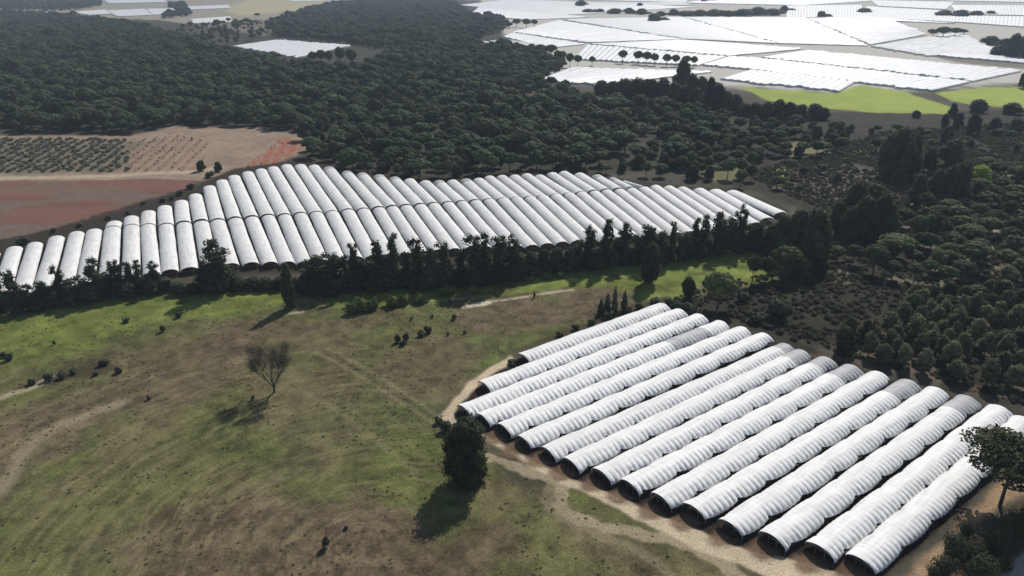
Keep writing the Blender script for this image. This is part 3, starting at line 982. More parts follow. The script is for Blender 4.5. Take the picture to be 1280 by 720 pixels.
def trunk_mesh(name, h, r0, seed, limbs=4, spread=2.5, zl=None, mat=None, lean=.3):
    r = np.random.default_rng(seed)
    t = Tubes()
    zl = zl or h * .8
    bx, by = r.normal(0, lean, 2)
    pts = [(bx * (q / 5) ** 1.5, by * (q / 5) ** 1.5, -.3 + (h + .3) * q / 5) for q in range(6)]
    t.tube(pts, [r0 * (1.25 - .75 * q / 5) for q in range(6)], 7)
    for k in range(limbs):
        a = 2 * PI * k / limbs + r.random() * .8
        z0 = h * (.6 + .3 * r.random())
        f = (z0 / h) ** 1.5
        p0 = Vector((bx * f, by * f, z0))
        p2 = Vector((math.cos(a) * spread * (.6 + .5 * r.random()), math.sin(a) * spread * (.6 + .5 * r.random()), zl + r.random() * .8))
        p1 = p0.lerp(p2, .5) + Vector((0, 0, -.3))
        t.tube([p0, p1, p2], [r0 * .5, r0 * .36, r0 * .15], 5)
    return t.mesh(name, mat or M['bark'])


VAR = {}     # kind -> list of (crown mesh, trunk mesh); unit size: width 1 = nominal W, height = nominal H
NOM = {}


def make_variants(kind, count, W, H, fn, seed0):
    NOM[kind] = (W, H)
    VAR[kind] = [fn(seed0 + i) for i in range(count)]


def umbrella(seed, n=1300, size=.58, mat='pine', thick=1.0, core=.84):
    r = np.random.default_rng(seed)
    L = []
    for k in range(20):
        a = k * 2.4 + r.random()
        rad = 3.6 * math.sqrt((k + .3) / 20) * (.88 + .24 * r.random())
        zc = 5.2 + 2.9 * thick * (1 - (rad / 4.3) ** 2) + r.normal(0, .2)
        q = 1.4 + .5 * r.random()
        L.append((rad * math.cos(a), rad * math.sin(a), zc, q, q, q * .80 * thick))
    if core > .8:
        L.append((0, 0, 5.9, 3.9, 3.9, 2.4 * thick))
    return (crown_mesh('umbrella_crown', L, M[mat], n, size, seed, core, .8, .5),
            trunk_mesh('umbrella_trunk', 6.6, .24 if core > .5 else .15, seed, 5, 2.8, 6.0))


def rounded(seed, n=800, size=.6, mat='young_pine'):
    """young stone pine: egg shaped loose crown on a short trunk"""
    r = np.random.default_rng(seed)
    L = []
    for k in range(13):
        a = k * 2.4 + r.random()
        z = 2.2 + 4.4 * (k / 12)
        rad = (1.75 * math.sin(PI * min(.95, .28 + .62 * k / 12))) * (.6 + .4 * r.random())
        q = 1.1 + .45 * r.random()
        L.append((rad * math.cos(a), rad * math.sin(a), z, q, q, q * .9))
    return (crown_mesh('rounded_crown', L, M[mat], n, size, seed, .72, .9, .2, .35),
            trunk_mesh('rounded_trunk', 4.5, .16, seed, 4, 1.2, 4.2))


def tall(seed, n=1900, size=.5, mat='dark_tree'):
    """windbreak tree: several stems, each a ragged column of tufts"""
    r = np.random.default_rng(seed)
    L = []
    ns_ = 4
    for st in range(ns_):
        an = st * 2 * PI / ns_ + r.random()
        off = .35 + 1.0 * r.random() if st else .15
        top = 12.0 if st == 0 else 12.0 * r.uniform(.66, 1.0)
        m = int(top / 1.35)
        for k in range(m):
            f = k / max(1, m - 1)
            z = 1.2 + (top - 1.2) * f
            q = (1.4 - .5 * f) * r.uniform(.7, 1.25)
            sp = .5
            L.append((off * math.cos(an) * (1 - .2 * f) + r.normal(0, sp), off * math.sin(an) * (1 - .2 * f) + r.normal(0, sp), z, q, q, q * 1.05))
    return (crown_mesh('tall_crown', L, M[mat], n, size, seed, .52, .9, 0, .4),
            trunk_mesh('tall_trunk', 12, .22, seed, 6, 1.2, 10, None, .5))


def broad(seed, n=1300, size=.66, mat='oak'):
    """bushy tree with a crown down to the ground, W 7 H 9"""
    r = np.random.default_rng(seed)
    L = []
    for k in range(22):
        a = k * 2.4 + r.random()
        z = 1.3 + 6.6 * (k / 21)
        env = 2.6 * math.sin(PI * min(.97, .32 + .6 * (k / 21)))
        rad = env * (.45 + .5 * r.random())
        q = 1.15 + .6 * r.random()
        L.append((rad * math.cos(a), rad * math.sin(a), z, q, q, q * 1.05))
    return (crown_mesh('broad_crown', L, M[mat], n, size, seed, .78, .9, .1),
            trunk_mesh('broad_trunk', 6, .28, seed, 5, 1.8, 5.5))


def conifer(seed, n=420, size=.42, mat='dark_tree'):
    r = np.random.default_rng(seed)
    L = []
    for k in range(12):
        f = k / 11
        a = k * 2.4
        env = .75 * (1 - f) ** .8 + .05
        q = .62 * (1 - f) ** .6 + .18
        L.append((env * .6 * math.cos(a), env * .6 * math.sin(a), .7 + 6.6 * f, q, q, q * 1.5))
    return (crown_mesh('conifer_crown', L, M[mat], n, size, seed, .75), trunk_mesh('conifer_trunk', 6, .1, seed, 0))


def shrub_m(seed, n=150, size=.34, mat='shrub', core=.8):
    r = np.random.default_rng(seed)
    L = []
    for k in range(6):
        a = k * 2.4 + r.random()
        rad = .75 * math.sqrt(k / 6)
        q = .5 + .3 * r.random()
        L.append((rad * math.cos(a), rad * math.sin(a), .45 + .4 * r.random(), q, q, q * .85))
    return (crown_mesh('shrub_crown', L, M[mat], n, size, seed, core), None)


make_variants('umbrella', 6, 10, 9.4, umbrella, 10)
make_variants('flat_umbrella', 3, 10, 8.6, lambda s: umbrella(s, 1200, .58, 'pine', .78), 30)
make_variants('rounded', 6, 6, 8.2, rounded, 50)
make_variants('tall', 7, 5.4, 13.5, tall, 70)
make_variants('broad', 5, 7.4, 9.4, broad, 90)
make_variants('dark_broad', 4, 7.4, 9.4, lambda s: broad(s, 1300, .66, 'dark_tree'), 110)
make_variants('conifer', 3, 1.8, 8.0, conifer, 130)
make_variants('shrub', 5, 2.8, 1.7, shrub_m, 150)
make_variants('dark_shrub', 4, 2.8, 1.7, lambda s: shrub_m(s, 150, .34, 'dark_tree'), 170)
make_variants('bright_bush', 3, 2.8, 1.7, lambda s: shrub_m(s, 190, .32, 'bright_bush'), 190)
make_variants('lime', 1, 7.4, 9.4, lambda s: broad(s, 1100, .6, 'lime'), 210)
make_variants('fore_pine', 1, 10, 9.4, lambda s: umbrella(s, 6000, .36, 'fore_pine', .72, .42), 230)
make_variants('corner_shrub', 3, 2.8, 1.7, lambda s: shrub_m(s, 1100, .15, 'shrub', .35), 270)
make_variants('fore_bush', 1, 7.4, 9.4, lambda s: broad(s, 5200, .36, 'oak'), 250)

KIND_INFO = {  # object name, category
    'umbrella': ('umbrella_pine', 'pine tree'), 'flat_umbrella': ('umbrella_pine', 'pine tree'), 'fore_pine': ('umbrella_pine', 'pine tree'),
    'rounded': ('young_pine', 'pine tree'), 'tall': ('windbreak_tree', 'tree'), 'broad': ('bushy_tree', 'tree'), 'dark_broad': ('bushy_tree', 'tree'),
    'fore_bush': ('bushy_tree', 'tree'), 'conifer': ('conifer_tree', 'conifer'), 'shrub': ('shrub', 'shrub'), 'dark_shrub': ('shrub', 'shrub'),
    'bright_bush': ('shrub', 'shrub'), 'corner_shrub': ('shrub', 'shrub'), 'lime': ('lime_green_tree', 'tree')}
ADJ = {'umbrella': 'umbrella pine', 'flat_umbrella': 'flat umbrella pine', 'fore_pine': 'umbrella pine', 'rounded': 'rounded young pine',
       'tall': 'tall windbreak tree', 'broad': 'olive bushy tree', 'dark_broad': 'dark bushy tree', 'fore_bush': 'bushy tree',
       'conifer': 'slim dark conifer', 'shrub': 'low brownish green shrub', 'dark_shrub': 'small blackish shrub', 'bright_bush': 'bright green rounded bush', 'corner_shrub': 'large brownish green shrub', 'lime': 'lime green tree'}
PLACED = []
OCC = []


def plant(kind, p, w, h, zone=None, label=None, group=None, rot=None):
    """one plant: an Empty at its foot with crown and trunk (a shrub is one mesh)"""
    W, H = NOM[kind]
    cm, tm = VAR[kind][random.randrange(len(VAR[kind]))]
    name, cat = KIND_INFO[kind]
    if tm is None:
        e = link(name, cm)
    else:
        e = link(name, None)
        link('crown', cm, e)
        link('trunk', tm, e)
    e.location = (p.x, p.y, gzp(p.x, p.y) - .03)
    e.rotation_euler = (0, 0, random.random() * 6.28 if rot is None else rot)
    e.scale = (w / W, w / W, h / H)
    if label:
        tag(e, label, cat, group)
    PLACED.append((e, kind, p, zone, cat, group, label))
    OCC.append((p.x, p.y, w))
    return e


def plant_px(kind, x, base, top, wpx, zone=None, label=None, group=None, hs=1.0):
    p = gp(x, base)
    w = wpx * depth(p) / FOC
    h = height_for(p, top) * hs
    return plant(kind, p, w, h, zone, label, group)


# windbreak along the front of the middle block
WB = [(-14, 396, 330, 24), (3, 392, 324, 17), (22, 392, 335, 24), (40, 388, 352, 20), (60, 384, 350, 20), (78, 380, 329, 15), (92, 378, 348, 20), (104, 376, 341, 15), (125, 373, 320, 24), (137, 371, 338, 16),
      (149, 370, 322, 15), (165, 367, 326, 13), (177, 366, 321, 13), (186, 366, 338, 16), (196, 364, 322, 15), (210, 364, 344, 18),
      (257, 363, 320, 17), (276, 362, 294, 25), (289, 362, 330, 16),
      (384, 364, 332, 24), (400, 364, 313, 30), (418, 364, 310, 28), (432, 362, 318, 22), (444, 360, 301, 15), (458, 362, 322, 22), (474, 361, 294, 16), (484, 361, 312, 18), (495, 360, 288, 17), (509, 360, 314, 18), (523, 360, 294, 19), (540, 358, 306, 20),
      (556, 358, 298, 24), (577, 357, 308, 24), (594, 356, 290, 26), (607, 354, 286, 16), (624, 352, 291, 22), (640, 350, 288, 20),
      (724, 336, 298, 20), (736, 334, 275, 15), (758, 332, 271, 16), (770, 333, 296, 16), (781, 332, 273, 15), (796, 330, 292, 20), (811, 330, 276, 26), (826, 328, 284, 18), (838, 327, 272, 11), (852, 324, 290, 18),
      (868, 320, 267, 11), (879, 318, 264, 11), (897, 316, 258, 19), (911, 315, 270, 14), (923, 314, 248, 14), (935, 313, 280, 18), (948, 314, 276, 18)]
for x, b, t, w in WB:
    plant_px('tall', x, b + random.uniform(-3, 1), t + random.uniform(-2, 3), w * random.uniform(1.25, 1.7), 'in the windbreak before the middle block')
for x, b, t, w in [(50, 386, 362, 26), (70, 382, 358, 24), (115, 376, 350, 26), (160, 370, 346, 26), (190, 367, 345, 22), (225, 366, 348, 24), (242, 366, 349, 22), (302, 362, 343, 24), (318, 361, 342, 22), (334, 361, 342, 22), (350, 361, 342, 20), (368, 362, 342, 20),
                   (470, 362, 330, 28), (535, 360, 328, 28), (650, 346, 310, 26), (664, 344, 310, 24), (680, 341, 306, 24), (696, 339, 304, 24), (712, 337, 304, 24), (745, 336, 304, 22), (880, 318, 292, 22), (858, 324, 298, 22)] + [(q, float(np.interp(q, [384, 450, 540, 640], [364, 360, 357, 349])), float(np.interp(q, [384, 450, 540, 640], [338, 336, 332, 324])) + 4 * (q % 3), 22) for q in range(384, 646, 15)] + [(q, float(np.interp(q, [700, 800, 950], [337, 330, 313])), float(np.interp(q, [700, 800, 950], [310, 304, 290])), 18) for q in range(722, 950, 22)]:
    plant_px(random.choice(['dark_broad', 'broad']), x, b, t + 4, w * 1.15, 'at the windbreak\'s foot')
plant_px('broad', 363, 384, 326, 20, label='lone grey green tree standing in the grass just before the windbreak', group='single trees in the field')
plant_px('dark_broad', 812, 353, 302, 30, label='dense dark tree standing forward of the windbreak on bright grass', group='single trees in the field')
plant_px('broad', 860, 371, 345, 20, label='small round tree on bright grass behind the near block\'s top corner', group='single trees in the field')
for x, b, t, w in [(759, 389, 364, 9), (768, 391, 355, 8), (780, 388, 361, 9), (751, 391, 372, 9)]:
    plant_px('conifer', x, b, t, w, 'beside the near block\'s upper left edge')
# clumps right of the middle block
for x, b, t, w in [(962, 318, 276, 22), (975, 322, 264, 26), (992, 326, 258, 28), (1012, 330, 254, 34), (1024, 328, 268, 20)]:
    plant_px(random.choice(['dark_broad', 'broad']), x, b, t + 3, w * 1.4, 'at the middle block\'s right tip')
for x, b, t, w in [(1044, 292, 250, 22), (1064, 284, 224, 32), (1088, 280, 228, 34), (1078, 300, 244, 36), (1097, 300, 240, 32), (1060, 300, 256, 26)]:
    plant_px('broad', x, b, t, w * 1.25, 'in the olive clump on the right heath')
for x, b, t, w in [(1108, 220, 166, 24), (1120, 223, 157, 30), (1134, 220, 164, 24)]:
    plant_px('dark_broad', x, b, t, w * 1.35, 'in the big clump below the far field')
for x, b, t, w in [(1145, 256, 217, 22), (1167, 252, 210, 20), (1182, 254, 204, 24), (1196, 254, 200, 26), (1188, 206, 172, 28), (1160, 214, 184, 18), (1180, 180, 158, 10)]:
    plant_px('dark_broad', x, b, t, w * 1.2, 'between the heath and the lime green tree')
plant_px('lime', 1221, 238, 205, 34, label='lime green tree glowing among dark umbrella pines on the right', group='single trees in the field')

# umbrella pines placed one by one
UP = [(897, 384, 339, 46), (940, 353, 318, 21), (957, 352, 320, 22), (981, 346, 307, 40), (982, 326, 293, 31), (1003, 348, 322, 18)]
for x, b, t, w in UP:
    plant_px('umbrella', x, b, t, w, 'on the bright grass behind the near block')
UP2 = [(1104, 302, 264, 42), (1146, 306, 268, 26), (1163, 306, 265, 34), (1211, 306, 280, 40), (1214, 338, 302, 44), (1091, 342, 306, 34), (1117, 322, 293, 52), (1200, 292, 269, 32), (1196, 276, 257, 30),
       (1172, 276, 256, 26), (1201, 264, 247, 24), (1186, 266, 249, 28), (1223, 276, 254, 22), (1240, 288, 262, 26), (1256, 336, 312, 32), (1278, 350, 322, 34), (1140, 330, 312, 26), (1114, 350, 326, 24), (1066, 330, 306, 22), (1046, 326, 308, 24),
       (1266, 262, 240, 34), (1250, 244, 222, 26), (1230, 232, 212, 22), (1245, 220, 202, 26), (1270, 226, 206, 26), (1232, 210, 196, 22), (1275, 296, 270, 32), (1182, 334, 312, 24), (1160, 345, 325, 22), (1262, 306, 284, 26)]
for x, b, t, w in UP2:
    plant_px(random.choice(['umbrella', 'flat_umbrella', 'umbrella']), x, b, t, w, 'on the right heath')

# far trees on the plain
for x, b, t, w in [(712, 84, 66, 12), (722, 84, 68, 12), (740, 82, 70, 10), (778, 79, 62, 13), (797, 80, 63, 14), (808, 81, 64, 14), (818, 82, 66, 12), (833, 83, 67, 13), (844, 83, 68, 12), (857, 84, 69, 13), (867, 84, 70, 10)]:
    plant_px('umbrella', x, b, t, w, 'in the pine row on the far plain')
for x, b, t, w in [(752, 117, 95, 16), (766, 120, 95, 18), (780, 124, 93, 20), (796, 128, 92, 22), (812, 130, 92, 22), (828, 131, 92, 20), (842, 130, 96, 18), (770, 131, 110, 18), (800, 136, 112, 20), (830, 137, 114, 18), (853, 134, 100, 18)]:
    plant_px('dark_broad', x, b, t + 5, w * 1.45, 'in the grove before the greenhouses')
for x, b, t, w in [(852, 114, 69, 20), (862, 128, 88, 18), (876, 130, 90, 18), (886, 138, 92, 16), (896, 140, 98, 18), (908, 142, 110, 16), (919, 141, 112, 14), (868, 142, 104, 20)]:
    plant_px('dark_broad', x, b, t + 4, w * 1.35, 'left of the far green field')
for x, b, t, w in [(931, 142, 126, 16), (944, 144, 126, 18), (958, 146, 124, 18), (972, 146, 122, 18), (986, 148, 124, 18), (1000, 148, 127, 16), (1018, 146, 126, 20), (1030, 147, 132, 12), (1145, 145, 136, 10)]:
    plant_px('dark_broad', x, b + 2, t + 2, w * 1.35, 'in the hedge below the far green field')
for x, b, t, w in [(1222, 140, 124, 24), (1264, 142, 128, 28), (1278, 110, 88, 14), (1190, 146, 128, 12), (1215, 168, 142, 22), (1242, 166, 146, 18), (1268, 166, 146, 22), (1196, 160, 140, 16), (1180, 158, 142, 12)]:
    plant_px('dark_broad', x, b, t, w, 'around the right far green field')
for x, b, t, w in [(1165, 46, 36, 16), (1178, 47, 33, 20), (1193, 46, 34, 18), (1203, 44, 36, 12)]:
    plant_px('umbrella', x, b, t, w, 'in the small clump amid the white plain')
for x, b, t, w in [(1238, 56, 44, 24), (1252, 66, 47, 22), (1264, 72, 40, 22), (1276, 73, 42, 24), (1246, 70, 56, 20), (1290, 74, 40, 26)]:
    plant_px('dark_broad', x, b, t, w, 'at the right edge of the white plain')
for x, b, t, w in [(646, 34, 23, 12), (658, 35, 23, 14), (668, 34, 24, 10)]:
    plant_px('umbrella', x, b, t, w, 'at the forest tip beside the white plots')
for x, b, t, w in [(735, 16, 8, 14), (750, 16, 10, 16), (768, 17, 10, 18), (786, 17, 9, 18), (802, 18, 10, 16), (818, 27, 16, 16), (826, 20, 10, 18), (842, 19, 10, 18), (858, 20, 9, 20), (874, 20, 8, 20), (892, 20, 8, 22), (910, 21, 9, 22), (928, 20, 8, 20), (946, 19, 8, 20), (964, 19, 7, 22), (980, 15, 6, 14), (1026, 22, 14, 12), (726, 8, -2, 12), (880, 2, -10, 14), (800, 8, 3, 10)]:
    plant_px('dark_broad', x, b, t + random.uniform(-1, 4), w * random.uniform(.7, 1.5), 'in the far tree band near the top')
    plant_px('broad', x + random.uniform(4, 12), b - random.uniform(0, 3), t + random.uniform(3, 6), w * random.uniform(.8, 1.6), 'in the far tree band near the top')
for x, b, t, w in [(1080, 16, 10, 22), (1180, 20, 12, 26), (1200, 21, 12, 26), (1220, 20, 13, 22), (1238, 18, 13, 14)]:
    plant_px('dark_broad', x, b, t, w, 'in the bluish clump at the far upper right')
for x, b, t, w in [(392, 80, 64, 14), (402, 81, 62, 14), (412, 82, 63, 12), (426, 84, 58, 16), (440, 86, 60, 16), (256, 54, 44, 12), (322, 22, 16, 8)]:
    plant_px('umbrella', x, b, t, w, 'around the white patch in the forest clearing')
# two small trees on the pale soil left, and low bushes by the tunnels there
plant_px('broad', 252, 214, 201, 13, label='left one of two small round trees on pale soil', group='pair of trees on pale soil')
plant_px('broad', 273, 215, 202, 12, label='right one of two small round trees on pale soil', group='pair of trees on pale soil')
for x, b, t, w in [(262, 222, 213, 14), (238, 236, 228, 14), (204, 252, 246, 12), (179, 256, 251, 9), (66, 291, 284, 9), (214, 250, 244, 8), (30, 305, 295, 16), (24, 306, 298, 10), (135, 274, 268, 10), (160, 268, 262, 8), (100, 283, 277, 10), (225, 244, 236, 12)]:
    plant_px('dark_shrub', x, b, t, w, 'behind the middle block\'s left end')

# foreground singles
plant_px('fore_bush', 584, 602, 522, 68, label='dense dark bushy tree at the near block\'s left corner', group='single trees in the field')
plant_px('fore_pine', 1250, 632, 540, 138, label='spreading pine in the foreground overhanging the last white tunnel', group='single trees in the field')
for x, b, t, w in [(558, 538, 524, 22), (548, 530, 520, 14), (640, 455, 448, 16)]:
    plant_px('dark_shrub', x, b, t, w, 'at the sandy corner of the near block')
for x, b, t, w in [(498, 428, 415, 10), (507, 428, 413, 10), (503, 432, 424, 9), (526, 420, 411, 12), (535, 416, 406, 13), (581, 416, 411, 6), (560, 419, 414, 5), (514, 400, 395, 5), (568, 398, 390, 8), (562, 380, 372, 5), (668, 372, 362, 4), (540, 396, 392, 6)]:
    plant_px('dark_shrub', x, b, t, w, 'in the middle of the open field')
for x, b, t, w in [(10, 450, 439, 14), (4, 446, 438, 9), (62, 474, 463, 16), (78, 472, 462, 14), (92, 466, 458, 12), (131, 455, 446, 16), (148, 466, 457, 12), (204, 414, 404, 9), (224, 396, 388, 10), (158, 402, 396, 12), (68, 430, 424, 5), (120, 468, 462, 10), (40, 480, 472, 12), (186, 500, 494, 6), (316, 500, 493, 6)]:
    plant_px('dark_shrub', x, b, t, w, 'in the open field\'s left part')
for x, b, t, w in [(408, 684, 667, 12), (432, 662, 657, 7)]:
    plant_px('dark_shrub', x, b, t, w, 'in the brown field at the bottom')
for x, b, t, w in [(452, 388, 366, 24), (466, 386, 368, 18), (492, 382, 364, 22), (506, 380, 364, 16), (524, 378, 365, 18), (556, 370, 354, 18), (566, 368, 353, 12), (592, 366, 354, 16), (440, 391, 374, 18), (700, 346, 336, 16), (684, 348, 338, 16), (660, 352, 343, 16)]:
    plant_px('bright_bush', x, b, t, w, 'at the sunny foot of the windbreak')
for x, b, t, w in [(1190, 690, 660, 40), (1180, 716, 690, 36), (1215, 700, 668, 40), (1240, 690, 655, 40), (1225, 724, 690, 44), (1262, 668, 630, 36), (1205, 672, 648, 26), (1165, 722, 704, 24), (1284, 660, 620, 40), (1250, 712, 690, 30)]:
    plant_px('corner_shrub', x, b, t, w, 'below the foreground pine')
for x, b, t, w in [(846, 388, 374, 26), (862, 392, 376, 26), (880, 398, 384, 24), (836, 380, 370, 16), (818, 378, 371, 16), (800, 386, 376, 14), (784, 392, 382, 14), (740, 404, 396, 14), (720, 412, 404, 12), (975, 396, 366, 38), (930, 376, 360, 22), (945, 402, 388, 26), (700, 420, 413, 12), (760, 398, 389, 14)]:
    plant_px('dark_shrub', x, b, t, w, 'around the near block\'s top corner')


# ------------------------------------------------------------------ scattered individuals on the right
def inside(poly_px, n_try, kind_fn, zone, dmin, limit, wr, hr, avoid=()):
    poly = wpoly(poly_px)
    lo, hi = poly.min(0), poly.max(0)
    got = 0
    for _ in range(n_try):
        q = lo + rng.random(2) * (hi - lo)
        if sdf(q[None], poly)[0] < 0:
            continue
        occ = np.array(OCC)
        w = wr[0] + (wr[1] - wr[0]) * random.random()
        dd = np.hypot(occ[:, 0] - q[0], occ[:, 1] - q[1]) - .42 * (occ[:, 2] + w)
        if dd.min() < dmin:
            continue
        kind = kind_fn()
        W, H = NOM[kind]
        h = hr[0] + (hr[1] - hr[0]) * random.random()
        plant(kind, Vector((q[0], q[1], 0)), w, h, zone)
        got += 1
        if got >= limit:
            break


R = random.choice
inside([(1052, 446), (1055, 425), (1120, 412), (1130, 462)], 2000, lambda: R(['rounded', 'rounded', 'broad']), 'behind the near block\'s far end', .3, 18, (4.5, 6.5), (6, 9))
inside([(1130, 462), (1125, 405), (1200, 400), (1205, 480)], 2000, lambda: R(['rounded']), 'behind the near block\'s right half', .3, 22, (4.2, 6.2), (6, 9.5))
inside([(1205, 480), (1200, 398), (1330, 385), (1330, 520)], 2500, lambda: R(['rounded', 'rounded', 'umbrella']), 'at the right edge behind the near block', .3, 30, (4.5, 7.0), (6.5, 10))
inside([(1130, 405), (1140, 372), (1330, 358), (1330, 385)], 2500, lambda: R(['rounded', 'umbrella', 'broad']), 'in the thicket right of the heath', .8, 22, (4, 7), (4.5, 8))
inside([(1140, 360), (1150, 300), (1330, 290), (1330, 355)], 1500, lambda: R(['umbrella', 'flat_umbrella', 'rounded']), 'on the sandy right slope', .8, 20, (7, 11), (7, 9))
inside([(1110, 290), (1190, 240), (1330, 200), (1330, 290)], 2500, lambda: R(['umbrella', 'flat_umbrella', 'umbrella']), 'right of the lime green tree', .5, 26, (7.5, 12), (7, 10))
inside([(880, 205), (900, 160), (1040, 160), (1060, 190), (990, 205)], 3000, lambda: R(['umbrella', 'umbrella', 'broad']), 'behind the middle block\'s right end', .2, 55, (7, 11), (6, 9.5))
inside([(1040, 160), (1200, 165), (1330, 170), (1330, 200), (1210, 200), (1060, 190)], 2500, lambda: R(['umbrella', 'broad', 'dark_broad']), 'on the heath below the far green field', 2, 30, (4, 9), (4, 8.5))
inside([(940, 232), (1000, 210), (1100, 225), (1130, 262), (1030, 262)], 1000, lambda: R(['umbrella', 'broad']), 'on the bare heath right of the middle block', 4, 9, (4, 7), (3.5, 6))

inside([(790, 222), (800, 205), (860, 200), (945, 214), (935, 236), (870, 226)], 1500, lambda: R(['umbrella', 'umbrella', 'broad']), 'just behind the middle block\'s back row', .6, 22, (6, 10), (7, 11))

# label every plant that has no words of its own by its place in its row or stand
zones = {}
for rec in PLACED:
    if rec[6] is None:
        zones.setdefault((rec[3], rec[1]), []).append(rec)
for (zone, kind), recs in zones.items():
    recs.sort(key=lambda q: proj(Vector((q[2].x, q[2].y, 0)))[0])
    name, cat = KIND_INFO[kind]
    for k, q in enumerate(recs, 1):
        if len(recs) == 1:
            lab = '%s %s' % (ADJ[kind], zone)
        else:
            lab = '%s %s %s' % (ordinal(k) + ' from left', ADJ[kind], zone)
        if len(lab.split()) > 16:
            print('LONG', len(lab.split()), lab)
        tag(q[0], lab, cat, ADJ[kind] + 's ' + zone)


# ------------------------------------------------------------------ the leafless tree in the field
def bare_tree():
    p = gp(343, 491)
    h = height_for(p, 431)
    e = link('bare_tree', None)
    e.location = (p.x, p.y, gzp(p.x, p.y))
    r = random.Random(5)
    tr, br = Tubes(), Tubes()
    tips = []

    def grow(p0, d, ln, rad, lev):
        p1 = p0 + d * ln * .5 + Vector((r.uniform(-1, 1), r.uniform(-1, 1), r.uniform(0, .6))) * ln * .06
        p2 = p0 + d * ln
        br.tube([p0, p1, p2], [rad, rad * .8, rad * .55], 5 if lev < 3 else 4)
        if lev >= 5:
            tips.append(p2)
            return
        if lev >= 3:
            tips.append(p2)
        for k in range(3 if lev < 4 else 2):
            ax = Vector((r.uniform(-1, 1), r.uniform(-1, 1), r.uniform(-.2, .5)))
            nd = (d + ax * .52 + Vector((0, 0, .16))).normalized()
            grow(p0.lerp(p2, r.uniform(.55, 1)), nd, ln * r.uniform(.62, .82), rad * .55, lev + 1)
    tr.tube([(0, 0, -.3), (.05, .05, h * .07), (.12, .02, h * .14)], [.42, .36, .32], 8)
    for k in range(8):
        a = 2 * PI * k / 8 + r.random() * .5
        d = Vector((math.cos(a) * .7, math.sin(a) * .7, .8)).normalized()
        grow(Vector((.1, .02, h * (.07 + .07 * r.random()))), d, h * .30, .17, 0 if k % 2 else 1)
    zs = max(v.z for v in br.V)
    link('trunk', tr.mesh('bare_trunk', M['bare_bark']), e)
    b = link('branches', br.mesh('bare_branches', M['bare_bark']), e)
    b.scale = (1, 1, h / zs)
    tp = np.array([tuple(t) for t in tips])
    tp = np.repeat(tp, 9, 0) + rng.normal(0, .42, (len(tp) * 9, 3))
    v, f = cards(tp, rng.normal(0, 1, tp.shape), .20, rng)
    l = link('dry_leaves', mesh_np('dry_leaves', v, f, [M['twig']], False, None, rng.random(len(f))), e)
    l.scale = (1, 1, h / zs)
    e.scale = (.78, .78, 1)
    tag(e, 'lone nearly leafless tree casting a long shadow on the open field', 'tree', 'single trees in the field')


bare_tree()


# ------------------------------------------------------------------ stuff: forest, heath, orchard, weeds
def scatter_poly(poly_px, spacing, jit=.5, keep=1.0, gap=None):
    poly = wpoly(poly_px)
    lo, hi = poly.min(0), poly.max(0)
    xs, ys = np.arange(lo[0], hi[0], spacing), np.arange(lo[1], hi[1], spacing)
    X, Y = np.meshgrid(xs, ys)
    X = X + (np.arange(len(ys)) % 2)[:, None] * spacing * .5
    Q = np.stack([X.ravel(), Y.ravel()], 1) + rng.uniform(-jit, jit, (X.size, 2)) * spacing
    Q = Q[sdf(Q, poly) > 0]
    Q = Q[rng.random(len(Q)) < keep]
    if gap is not None:
        Q = Q[fbm(Q[:, 0] / gap[0], Q[:, 1] / gap[0], gap[2], 3) > gap[1]]
    return Q


def instancer(name, Q, scl, variants, label, cat, ntemplate):
    """one object: points that carry one of several plant meshes each (geometry nodes)"""
    n = len(Q)
    me = bpy.data.meshes.new(name)
    me.vertices.add(n)
    co = np.zeros((n, 3), np.float32)
    co[:, :2] = Q
    co[:, 2] = gz(Q[:, 0], Q[:, 1]) - .05
    me.vertices.foreach_set('co', co.ravel())
    a = me.attributes.new('plant_scale', 'FLOAT_VECTOR', 'POINT'); a.data.foreach_set('vector', scl.astype(np.float32).ravel())
    a = me.attributes.new('plant_turn', 'FLOAT_VECTOR', 'POINT')
    rv = np.zeros((n, 3), np.float32); rv[:, 2] = rng.random(n) * 6.28
    a.data.foreach_set('vector', rv.ravel())
    a = me.attributes.new('plant_pick', 'INT', 'POINT'); a.data.foreach_set('value', rng.integers(0, len(variants), n).astype(np.int32))
    col = bpy.data.collections.new(ntemplate)
    for i, m in enumerate(variants):
        o = bpy.data.objects.new('%s_form.%03d' % (ntemplate, i), m)
        col.objects.link(o)
    ng = bpy.data.node_groups.new(name + '_spread', 'GeometryNodeTree')
    ng.interface.new_socket('Geometry', in_out='INPUT', socket_type='NodeSocketGeometry')
    ng.interface.new_socket('Geometry', in_out='OUTPUT', socket_type='NodeSocketGeometry')
    N, L = ng.nodes, ng.links
    gi, go = N.new('NodeGroupInput'), N.new('NodeGroupOutput')
    ci = N.new('GeometryNodeCollectionInfo'); ci.inputs['Collection'].default_value = col
    ci.inputs['Separate Children'].default_value = True; ci.inputs['Reset Children'].default_value = True
    ip = N.new('GeometryNodeInstanceOnPoints'); ip.inputs['Pick Instance'].default_value = True

    def attr(nm, dt):
        q = N.new('GeometryNodeInputNamedAttribute'); q.data_type = dt; q.inputs['Name'].default_value = nm
        return q.outputs['Attribute']
    L.new(gi.outputs[0], ip.inputs['Points'])
    L.new(ci.outputs[0], ip.inputs['Instance'])
    L.new(attr('plant_pick', 'INT'), ip.inputs['Instance Index'])
    L.new(attr('plant_turn', 'FLOAT_VECTOR'), ip.inputs['Rotation'])
    L.new(attr('plant_scale', 'FLOAT_VECTOR'), ip.inputs['Scale'])
    L.new(ip.outputs[0], go.inputs[0])
    o = link(name, me)
    md = o.modifiers.new('spread', 'NODES'); md.node_group = ng
    tag(o, label, cat, kind='stuff')
    return o


